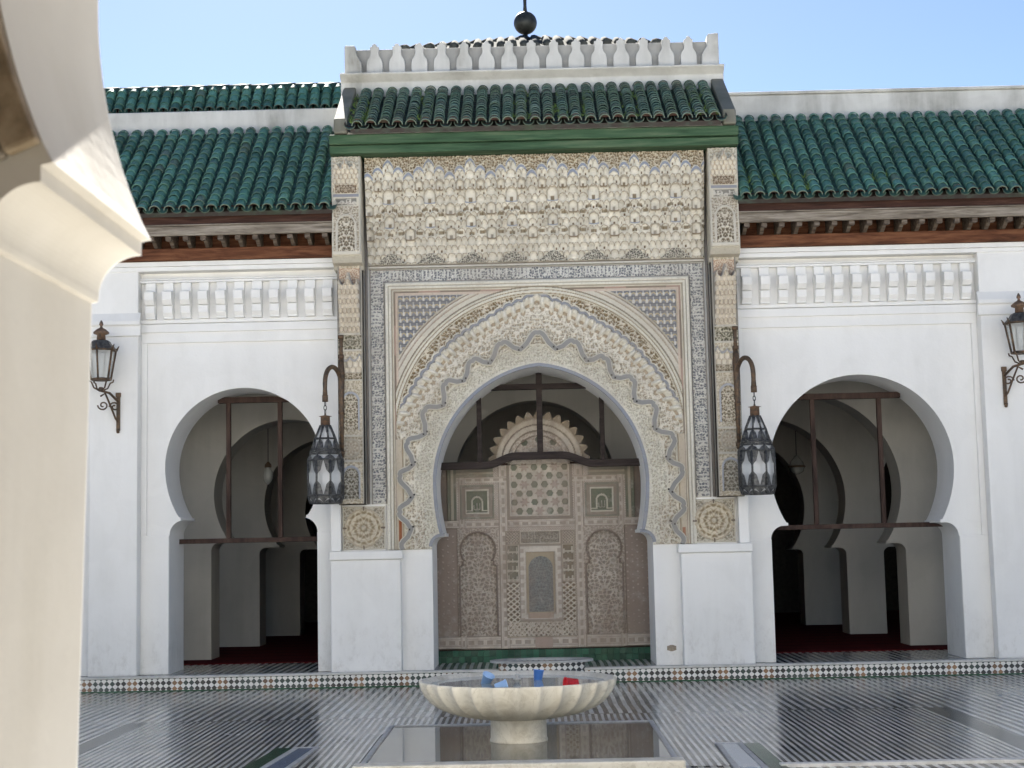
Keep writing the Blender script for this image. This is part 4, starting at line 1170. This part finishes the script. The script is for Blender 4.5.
# ================================================================== PRAYER HALL BEHIND
def inner(k, y, lab, L, Rr, cen=None):
    t = thing('hall_arcade', lab, 'arcade', (0, y, .15), 'rows of horseshoe arches inside the hall')
    ar = []
    for cx, zc, R, jh, zs, zcap in L + Rr: ar.append(arch_path(cx, zc, R, jh, zs, .03, max(zs - .03 - zcap, .05), .149, n=30))
    if cen: ar.append(cen)
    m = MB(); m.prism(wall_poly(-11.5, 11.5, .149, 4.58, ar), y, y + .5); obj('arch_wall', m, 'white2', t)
    return t
h1 = inner(1, 2.0, 'grey white row of horseshoe arches nearest behind the portal facade', [(-3.04, 2.19, .94, .975, 1.63, 1.50), (-5.55, 2.19, .94, .975, 1.63, 1.50), (-8.4, 2.19, .94, .975, 1.63, 1.5)],
      [(3.42, 2.11, 1.20, 1.225, 1.45, 1.32), (6.40, 2.11, 1.20, 1.225, 1.45, 1.32), (9.4, 2.11, 1.2, 1.225, 1.45, 1.32)], arch_path(.05, 2.30, 1.0, 1.0, 1.7, .03, .12, .149))
h2 = inner(2, 4.4, 'second inner row of arches, seen through the nearest row', [(-2.84, 2.12, .93, 1.00, 1.56, 1.44), (-5.75, 2.12, .92, 1.08, 1.56, 1.44), (-8.6, 2.12, .92, 1.08, 1.56, 1.44)],
      [(3.27, 2.05, 1.15, 1.13, 1.39, 1.27), (6.05, 2.05, 1.15, 1.13, 1.39, 1.27), (9.0, 2.05, 1.15, 1.13, 1.39, 1.27)])
h3 = inner(3, 6.8, 'third and innermost row of arches, deepest in the dark hall', [(-2.62, 2.08, .93, 1.02, 1.52, 1.40), (-5.6, 2.08, .92, 1.05, 1.52, 1.40), (-8.5, 2.08, .92, 1.05, 1.52, 1.40)],
      [(3.17, 2.0, 1.1, 1.05, 1.36, 1.25), (5.9, 2.0, 1.1, 1.05, 1.36, 1.25), (8.8, 2.0, 1.1, 1.05, 1.36, 1.25)])
hall = thing('hall_shell', 'dark hall interior of plain ceiling and back wall behind the arches', 'building', (0, 7, .15))
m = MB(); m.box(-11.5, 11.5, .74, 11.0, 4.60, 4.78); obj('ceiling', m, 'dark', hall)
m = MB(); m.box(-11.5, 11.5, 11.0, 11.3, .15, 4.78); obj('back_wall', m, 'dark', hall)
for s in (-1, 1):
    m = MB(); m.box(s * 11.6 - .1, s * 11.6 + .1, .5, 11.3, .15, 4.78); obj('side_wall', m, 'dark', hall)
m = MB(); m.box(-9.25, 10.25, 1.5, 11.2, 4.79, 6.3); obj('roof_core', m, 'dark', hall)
m = MB(); m.box(-11, 11, 1.36, 10.9, .146, .160); tag(obj('red_carpet', m, 'carpet'), 'dark red carpet covering the hall floor behind the arches', 'carpet')

def sideframe(label, cx, jh, zt, posts, ztop, xr):
    t = thing('timber_frame', label, 'frame', (cx, .55, 1.5))
    m = MB(); m.box(cx - jh - .02, cx + jh + .02, .50, .57, zt - .03, zt + .025); obj('tie_beam', m, 'darkwood', t, .006)
    for x, z1 in posts:
        m = MB(); m.box(x - .026, x + .026, .508, .565, zt + .026, z1); obj('post', m, 'darkwood', t, .005)
    m = MB(); m.box(xr[0], xr[1], .50, .57, ztop - .035, ztop + .035); obj('top_rail', m, 'darkwood', t, .006)
sideframe('thin dark timber frame with two posts in the left side arch', -3.265, .83, 1.62, [(-3.50, 3.22), (-2.90, 3.22)], 3.245, (-3.62, -2.70))
sideframe('thin red brown timber frame with two posts in the right side arch', 3.727, 1.04, 1.635, [(3.28, 3.10), (4.05, 3.10)], 3.135, (3.10, 4.30))

# ================================================================== LANTERNS
def crook(name, label, x, side):
    """iron wall bracket: long flat bar with a hooked arm"""
    t = thing(name, label, 'bracket', (x, -.30, 3.0), 'iron lantern brackets')
    m = MB()
    m.tube([(x, -.32, 3.86), (x, -.325, 3.74), (x, -.33, 3.6)], [.026, .020, .022], 8)
    m.tube([(x, -.33, 3.6), (x + side * -.0, -.345, 3.45), (x, -.34, 3.25), (x, -.33, 2.9), (x, -.32, 2.5)], [.03, .042, .034, .026, .022], 8)
    for z in (3.84, 3.62, 3.0, 2.55): m.tube([(x, -.335, z - .02), (x, -.335, z + .02)], .034, 8)
    obj('wall_bar', m, 'rust', t)
    pts = []
    for k in range(15):
        a = pi * .08 + (pi * .92) * k / 14
        pts.append((x + side * .062 * (1 - cos(a)), -.345 - .24 * (1 - cos(a)) * .85, 3.28 + .20 * sin(a)))
    pts = [(x, -.34, 3.20)] + pts
    lx, ly, lz = pts[-1]
    pts += [(lx, ly, lz - .06), (lx, ly, lz - .15)]
    m = MB(); m.tube(pts, [.026] * (len(pts) - 2) + [.024, .030], 8); m.tube([(lx, ly, lz - .20), (lx, ly, lz - .13)], .033, 10); obj('curved_arm', m, 'rust', t)
    return t, (lx, ly, lz - .20)
def lantern(name, label, p, sc=1.0, group='hanging lanterns on brackets'):
    x, y, z = p
    t = thing(name, label, 'lantern', (x, y, z - 1.2), group)
    m = MB()
    for k in range(3):
        zz = z - .03 - k * .045
        m.tube([(x + .014 * cos(q) * (1 if k % 2 else .3), y + .014 * cos(q) * (.3 if k % 2 else 1), zz + .028 * sin(q)) for q in [2 * pi * i / 12 for i in range(13)]], .005, 6)
    obj('chain', m, 'iron', t)
    zt = z - .15
    m = MB(); m.lathe([(.075, 0), (.012, .012), (.010, .03)], x, y, zt - .018, 10); m.lathe([(.052, -.105), (.050, 0), (.056, .004), (.056, .01)], x, y, zt - .025, 12); obj('neck', m, 'copper', t)
    N = 8; rot = pi / 8
    lev = [(.055, zt - .115), (.115, zt - .26), (.150, zt - .375), (.165, zt - .40), (.165, zt - .425), (.196, zt - .49), (.196, zt - .87), (.172, zt - .95)]
    def P(r, z_, k): a = 2 * pi * k / N + rot; return Vector((x + r * cos(a), y + r * sin(a), z_))
    m = MB()
    for k in range(N):
        for (r0, z0), (r1, z1) in zip(lev, lev[1:]): m.tube([P(r0, z0, k), P(r1, z1, k)], .0105, 6)
    for r, z_ in lev[1:]:
        for k in range(N): m.tube([P(r, z_, k), P(r, z_, k + 1)], .0105, 6)
    # cut metal corners that leave lozenge windows
    def plate(a, b, c): m.add([a, b, c], [(0, 1, 2)])
    for (r0, z0), (r1, z1), f in ((lev[0], lev[2], .40), (lev[5], lev[6], .42), (lev[2], lev[5], .5), (lev[6], lev[7], .5)):
        for k in range(N):
            a, b, c, d = P(r0 + .002, z0, k), P(r0 + .002, z0, k + 1), P(r1 + .002, z1, k + 1), P(r1 + .002, z1, k)
            ht = .43 if f < .45 else .5
            for u, v, w in ((a, b, d), (b, a, c), (c, d, b), (d, c, a)):
                p1 = u.lerp(v, .5); p2 = u.lerp(w, ht if f < .45 else .48); q = u.lerp(v, .5).lerp(u.lerp(w, .5), .5) + (u - (a + b + c + d) / 4) * -.10
                plate(u, p1, q); plate(u, q, p2)
                plate(u, u.lerp(v, .16), p2.lerp(v.lerp(c if w is d else d, ht), .10))
    bot = [P(lev[-1][0], lev[-1][1] - .001, k) for k in range(N)]; m.add(bot, [tuple(range(N))])
    # scalloped skirt under the body
    for k in range(N):
        a, b = P(.199, zt - .865, k), P(.199, zt - .865, k + 1); c = (P(.176, zt - .95, k) + P(.176, zt - .95, k + 1)) / 2
        m.add([a, b, c + Vector((0, 0, .0))], [(0, 1, 2)])
    obj('metal_cage', m, 'iron', t, fixn=False)
    m = MB()
    for (r0, z0), (r1, z1) in zip(lev, lev[1:]):
        for k in range(N): m.add([P(r0 - .008, z0, k), P(r0 - .008, z0, k + 1), P(r1 - .008, z1, k + 1), P(r1 - .008, z1, k)], [(0, 1, 2, 3)])
    obj('panes', m, 'pane', t, fixn=False)
    return t
b1, p1 = crook('lantern_bracket', 'bronze brown hooked bracket beside the portal column over the left lantern', -2.075, -1)
lantern('hanging_lantern', 'dark pierced metal lantern hanging left of the portal', (p1[0], p1[1], p1[2] + .01))
b2, p2 = crook('lantern_bracket', 'bronze brown hooked bracket beside the portal column over the right lantern', 2.30, 1)
lantern('hanging_lantern', 'dark pierced metal lantern hanging right of the portal', (p2[0], p2[1], p2[2] + .01))

def wall_lamp(name, label, xb, side, zb):
    """six-sided street lantern carried on a scrolled arm; side = direction of the arm in x"""
    xl = xb + side * .125; yl = -.42
    t = thing(name, label, 'wall lamp', (xb, -.15, zb), 'wall lamps on the pilasters')
    m = MB(); m.box(xb - .02, xb + .02, -.175, -.149, zb, zb + .40); m.tube([(xb, -.165, zb - .02), (xb, -.19, zb + .02)], .018, 8); m.box(xb - .028, xb + .028, -.18, -.15, zb + .38, zb + .43); obj('wall_plate', m, 'rust', t, .004)
    m = MB()
    A = Vector((xb, -.175, zb + .33)); B = Vector((xl, yl, zb + .43))
    m.tube([A, A.lerp(B, .5) + Vector((0, 0, .035)), B], .014, 8)
    C = Vector((xb, -.175, zb + .10)); m.tube([C, C.lerp(B, .15) + Vector((0, 0, -.01)), C.lerp(B, .45) + Vector((0, 0, .03)), C.lerp(B, .75) + Vector((0, 0, .06)), B + Vector((0, 0, -.06))], .011, 8)
    for q0, sg in ((C.lerp(B, .2) + Vector((0, 0, .10)), 1), (B + Vector((-side * .02, .02, -.16)), -1)):
        m.tube([q0 + Vector((side * r * cos(a), -.4 * r * cos(a), r * sin(a))) for r, a in [(.055 - .0028 * i, i * .55 * sg) for i in range(16)]], .009, 6)
    obj('scroll_arm', m, 'rust', t)
    z0 = zb + .55; N = 6
    m = MB()
    for k in range(4):
        a = pi / 4 + k * pi / 2
        m.tube([(xl + .02 * cos(a), yl + .02 * sin(a), zb + .43), (xl + .085 * cos(a), yl + .085 * sin(a), zb + .46), (xl + .115 * cos(a), yl + .115 * sin(a), z0 - .03), (xl + .15 * cos(a), yl + .15 * sin(a), z0 - .015), (xl + .155 * cos(a), yl + .155 * sin(a), z0 + .012)], .009, 6)
    m.lathe([(.02, 0), (.035, .02), (.02, .05)], xl, yl, zb + .42, 10); obj('cradle', m, 'rust', t)
    def P(r, z_, k): a = 2 * pi * k / N + pi / 6; return Vector((xl + r * cos(a), yl + r * sin(a), z_))
    m = MB()
    for k in range(N):
        m.tube([P(.108, z0, k), P(.165, z0 + .33, k)], .0115, 6); m.tube([P(.110, z0 + .005, k), P(.110, z0 + .005, k + 1)], .013, 6); m.tube([P(.166, z0 + .33, k), P(.166, z0 + .33, k + 1)], .013, 6)
        m.tube([P(.168, z0 + .33, k), P(.20, z0 + .385, k)], [.016, .004], 6)
    m.add([P(.105, z0, k) for k in range(N)], [tuple(range(N))]); obj('frame', m, 'rust', t)
    m = MB(); m.lathe([(.175, z0 + .335), (.165, z0 + .355), (.12, z0 + .40), (.105, z0 + .425), (.085, z0 + .44)], xl, yl, 0, N, rot=pi / 6, smooth=False); obj('hood', m, 'iron', t)
    m = MB(); m.lathe([(.05, z0 + .44), (.046, z0 + .50), (.085, z0 + .515), (.088, z0 + .53), (.05, z0 + .565), (.02, z0 + .58), (.012, z0 + .60), (.024, z0 + .615), (.02, z0 + .635), (.006, z0 + .665)], xl, yl, 0, 14); obj('chimney', m, 'copper', t)
    m = MB()
    for k in range(N): m.add([P(.102, z0 + .01, k), P(.102, z0 + .01, k + 1), P(.158, z0 + .325, k + 1), P(.158, z0 + .325, k)], [(0, 1, 2, 3)])
    obj('glass', m, 'clear', t, fixn=False)
    m = MB(); m.lathe([(.028, z0 + .02), (.030, z0 + .10), (.022, z0 + .12), (.032, z0 + .16), (.036, z0 + .22), (.018, z0 + .27)], xl, yl, 0, 12); obj('bulb', m, 'pane', t)
wall_lamp('wall_lamp', 'small six sided glass lamp on scrolled arm, on the white pilaster at left', -4.60, -1, 2.86)
wall_lamp('wall_lamp', 'small six sided glass lamp on scrolled arm, cut off at the right edge', 5.30, 1, 2.93)

pd = thing('pendant_lamp', 'small glass pendant lamp hanging on a cord inside the left arch', 'lamp', (-3.47, 3.0, 2.3))
m = MB(); m.tube([(-3.47, 3.0, 4.58), (-3.47, 3.0, 2.62)], .006, 6); obj('cord', m, 'iron', pd)
m = MB(); m.lathe([(.02, 2.64), (.035, 2.60), (.04, 2.56), (.062, 2.53), (.070, 2.46), (.055, 2.40), (.02, 2.36)], -3.47, 3.0, 0, 12); obj('shade', m, 'clear', pd)
m = MB(); m.lathe([(.012, 2.66), (.045, 2.62), (.048, 2.585)], -3.47, 3.0, 0, 12); obj('cap', m, 'rust', pd)

pd = thing('pendant_lamp', 'small round pendant lamp deep inside the right arch', 'lamp', (3.93, 5.4, 2.5))
m = MB(); m.tube([(3.93, 5.4, 4.58), (3.93, 5.4, 2.72)], .006, 6); obj('cord', m, 'iron', pd)
m = MB(); m.lathe([(.02, 2.72), (.05, 2.68), (.10, 2.62), (.12, 2.55), (.10, 2.48), (.03, 2.44)], 3.93, 5.4, 0, 14); obj('shade', m, 'clear', pd)
m = MB(); m.lathe([(.125, 2.54), (.135, 2.555), (.125, 2.57)], 3.93, 5.4, 0, 14); obj('ring', m, 'rust', pd)

# ================================================================== FOUNTAIN
fp = thing('fountain_pool', 'shallow raised pool of still water with cream marble kerb in front of the portal', 'pool', (-.12, -5.7, 0))
X0, X1, Y0, Y1 = -1.165, .93, -6.86, -4.72
m = MB(); m.box(X0 - .035, X1 + .03, Y0 - .16, Y0, -.02, .105); obj('kerb', m, 'marble', fp, .012)
m = MB(); m.box(X0, X0 + .035, Y0 + .002, Y1, -.02, .098); m.box(X1 - .035, X1, Y0 + .002, Y1, -.02, .098); m.box(X0 + .037, X1 - .037, Y1 - .04, Y1, -.02, .098); obj('border', m, 'greystone', fp, .006)
m = MB(); m.add([(X0 + .03, Y0 - .001, .088), (X1 - .03, Y0 - .001, .088), (X1 - .03, Y1 - .035, .088), (X0 + .03, Y1 - .035, .088)], [(0, 1, 2, 3)]); obj('water', m, 'water', fp, fixn=False)

CX, CY = -.128, -5.73
fb = thing('fountain_basin', 'fluted round cream marble basin on a short pedestal in the pool', 'basin', (CX, CY, .09))
m = MB(); m.lathe([(.212, .08), (.212, .10), (.206, .112), (.205, .20), (.206, .25), (.19, .27)], CX, CY, 0, 48); obj('pedestal', m, 'marble', fb)
NF = 28; n = NF * 10
outer = [(.19, .240), (.33, .252), (.47, .278), (.575, .318), (.645, .366), (.692, .420), (.718, .468), (.731, .508), (.731, .522)]
inner_ = [(.716, .522), (.70, .516), (.64, .475), (.5, .42), (.2, .39), (.01, .385)]
vs = []; fs = []
for i, (r, z) in enumerate(outer + inner_):
    for k in range(n):
        a = 2 * pi * k / n; ph = abs(sin(a * NF / 2)); fl = (1 - ph) ** 1.5 - .35
        amp = (.038 if i < len(outer) - 1 else .026 if i < len(outer) + 2 else .0) * min(1, r / .45)
        if i == len(outer) - 2: amp = .030
        rr = (r + amp * fl) * .968; vs.append((CX + rr * cos(a), CY + rr * sin(a), .010 + z - (-.004 * fl * (r > .3) if i < len(outer) - 1 else 0)))
T = len(outer + inner_)
for i in range(T - 1):
    for k in range(n):
        k2 = (k + 1) % n; fs.append((i * n + k, i * n + k2, (i + 1) * n + k2, (i + 1) * n + k))
m = MB(); m.add(vs, fs, None, True); obj('bowl', m, 'marble', fb)
m = MB(); m.lathe([(.662, .504), (.001, .504)], CX, CY, 0, 48, caps=False); obj('water', m, 'bowlwater', fb)
m = MB(); m.lathe([(.018, .45), (.018, .52), (.028, .525), (.028, .535), (.012, .54), (.012, .552), (.018, .558), (.008, .566)], CX - .005, CY, 0, 12); obj('spout', m, 'greystone', fb)

def cup(label, mat, x, y, z, axis, h=.10, r0=.034, r1=.045, handle=False, grp='plastic cups in the basin'):
    """open plastic cup: closed foot, thin wall"""
    t = MB(); ax = Vector(axis).normalized(); q = ax.to_track_quat('Z', 'Y'); P = Vector((x, y, z))
    prof = [(.001, 0), (r0, 0), (r1, h), (r1 + .003, h), (r1 + .003, h - .008), (r1 - .004, h - .004), (r0 - .004, .006), (.001, .006)]
    N = 20; vs = []; fs = []
    for r, zz in prof:
        for k in range(N):
            a = 2 * pi * k / N; vs.append(P + q @ Vector((r * cos(a), r * sin(a), zz)))
    for i in range(len(prof) - 1):
        for k in range(N):
            k2 = (k + 1) % N; fs.append((i * N + k, i * N + k2, (i + 1) * N + k2, (i + 1) * N + k))
    t.add(vs, fs, None, True)
    if handle:
        t.tube([P + q @ Vector((r1 - .006 + .035 * sin(u), 0, h * .5 + .03 * cos(u))) for u in [pi * i / 8 for i in range(9)]], .006, 8)
    o = obj('plastic_cup', t, mat); tag(o, label, 'cup', grp); return o
cup('pale blue plastic cup tipped on its rim near the left side of the basin', 'paleblue', -.37, CY - .02, .495, (.35, -.3, .75), .085, .030, .044)
cup('blue plastic cup lying low in the water left of the spout', 'paleblue', -.285, CY - .30, .497, (.9, .2, .22), .085, .028, .036)
cup('blue plastic cup standing right of the spout', 'blueplastic', .02, CY + .18, .498, (.12, .1, 1), .080, .030, .038)
cup('red plastic cup lying on its side by the right rim', 'redplastic', .30, CY - .33, .518, (-.95, -.30, .06), .095, .032, .042, True)

# water channels either side of the pool
def channel(label, pts):
    """pts: near-left, near-right, far-right, far-left on the floor"""
    t = thing('water_channel', label, 'channel', (sum(p[0] for p in pts) / 4, sum(p[1] for p in pts) / 4, 0), 'water channels in the floor')
    a, b, c, d = pts; w = .05
    def seg(p, q, wd, z1):
        p = Vector(p); q = Vector(q); dd = (q - p).normalized(); nn = Vector((-dd.y, dd.x)) * wd
        m.prismz([p - nn, q - nn, q + nn, p + nn], .0, z1)
    m = MB(); seg(a, d, .020, .018); seg(b, c, .020, .018); seg((c[0] + .02, c[1]), (d[0] - .02, d[1]), .020, .016); obj('border', m, 'greystone', t, .004)
    m = MB(); m.add([(a[0], a[1], .012), (b[0], b[1], .012), (c[0], c[1], .012), (d[0], d[1], .012)], [(0, 1, 2, 3)]); obj('water', m, 'bluewater', t, fixn=False)
    o = 1 if a[0] > 0 else -1
    x = max(b[0], c[0]) if o > 0 else min(a[0], d[0])
    m = MB(); e0, e1 = (b, c) if o > 0 else (a, d)
    m.add([(e0[0] + o * .03, e0[1], .0115), (e0[0] + o * .15, e0[1], .0115), (e1[0] + o * .15, e1[1], .0115), (e1[0] + o * .03, e1[1], .0115)], [(0, 1, 2, 3)]); obj('green_edge', m, 'greentile', t, fixn=False)
channel('narrow water channel with grey edging right of the pool', [(1.30, -7.6), (1.51, -7.6), (1.50, -5.55), (1.345, -5.52)])
channel('narrow water channel with grey edging left of the pool', [(-1.98, -7.6), (-1.78, -7.6), (-1.66, -5.32), (-1.47 - .35, -5.32)])

# ================================================================== NEAR ARCADE (camera stands in its gallery)
na = thing('near_arcade', 'cream plastered arch and pier close by at the left edge, partly in sunlight', 'arch', (.29, -14.3, 0))
YF, YN = -13.95, -14.59
def narch(cx):
    p = arch_path(cx, 2.65, 1.17, 1.164, 2.15, .028, .085, -.02, n=60, tip=-.02)
    p[0] = (p[0][0] - .062, p[0][1]); p[-1] = (p[-1][0] + .062, p[-1][1]); q = p[1]; r_ = p[-2]
    return [p[0], (q[0] - .014, q[1] - .012), (q[0] - .002, q[1] - .010)] + p[1:-1] + [(r_[0] + .002, r_[1] - .010), (r_[0] + .014, r_[1] - .012), p[-1]]      # battered jambs, slight arris under the impost
m = MB(); m.prism(wall_poly(-9.5, 9.5, -.02, 5.6, [narch(.29 + k * 3.5) for k in (-2, -1, 0, 1, 2)]), YN, YF - .006); obj('wall', m, 'cream', na)
m = MB(); m.prism(wall_poly(-9.5, 9.5, -.02, 5.6, [narch(.29 + k * 3.5) for k in (-2, -1, 0, 1, 2)]), YF - .006, YF); obj('courtyard_bounce_face', m, 'white', na)  # unseen white layer, added and built tall to bounce sun at the facade
arc = narch(.29)
# carved wooden facing on the gallery side, above the spring of the arch
m = MB(); up = [p for p in arc if p[1] > 2.16]; m.ribbon(up, YN - .030, YN + .004, .002, .060); obj('carved_facing', m, 'oldwood', na, .008)
m = MB(); m.ribbon(up, YN - .018, YN + .004, .060, .12); obj('facing_fillet', m, 'greywood', na, .006)
m = MB(); m.ribbon(up, YN - .024, YN + .004, .12, .15); obj('facing_bead', m, 'oldwood', na, .006)
m = MB(); m.ribbon(up, YN - .010, YN + .004, .15, .40); obj('painted_spandrel', m, 'green', na)
m = MB(); m.box(-1.6, -.90, YN - .034, YN + .002, 2.26, 2.30); obj('facing_ledge', m, 'oldwood', na, .006)
m = MB(); m.box(-9.5, 9.5, -20.5, -14.595, 4.3, 4.6); obj('gallery_ceiling', m, 'brown', na)
m = MB(); m.box(-9.5, 9.5, -20.7, -20.5, -.02, 4.6); obj('gallery_wall', m, 'cream', na)
m = MB(); m.box(-9.5, 9.5, -20.5, -14.0, -.025, -.004); obj('gallery_floor', m, 'floor', na)

# ------------------------------------------------------------------ small pieces belong to the part they sit on
bpy.context.view_layer.update()
def centre(o):
    c = sum((Vector(v) for v in o.bound_box), Vector()) / 8; return o.matrix_world @ c
def kids(root, kind): return [o for o in root.children if o.name.split('.')[0] == kind]
def nest(root, piece, part):
    hosts = kids(root, part)
    for o in kids(root, piece):
        c = centre(o); h = min(hosts, key=lambda p: (centre(p) - c).length)
        o.parent = h
for piece, part in (('column_panel', 'column'), ('bracket_panel', 'bracket'), ('medallion', 'medallion_slab'), ('ledge', 'pier'), ('merlon', 'parapet'), ('end_merlon', 'parapet'),
                    ('finial', 'hipped_roof'), ('ribbon_edging', 'lobed_ribbon'), ('stud', 'lobed_ribbon'), ('archivolt_fillet', 'blue_archivolt'), ('mortar_bed', 'beam'),
                    ('corner_fillet', 'corner_roll'), ('parapet', 'parapet')):
    if piece != part: nest(portal, piece, part)
for w_ in (wl, wr):
    nest(w_, 'capital', 'pilaster'); nest(w_, 'rafter_end', 'fascia')
nest(wl, 'ridge_tiles', 'upper_roof')
nest(scr, 'lunette', 'scalloped_crest'); nest(scr, 'lettering', 'panelling')
for t in [o for o in S.objects if o.get('category') == 'wall lamp']:
    nest(t, 'glass', 'frame'); nest(t, 'bulb', 'frame'); nest(t, 'chimney', 'hood')
for t in [o for o in S.objects if o.get('category') == 'lantern']: nest(t, 'panes', 'metal_cage')
nest(fb, 'water', 'bowl'); nest(fb, 'spout', 'bowl')
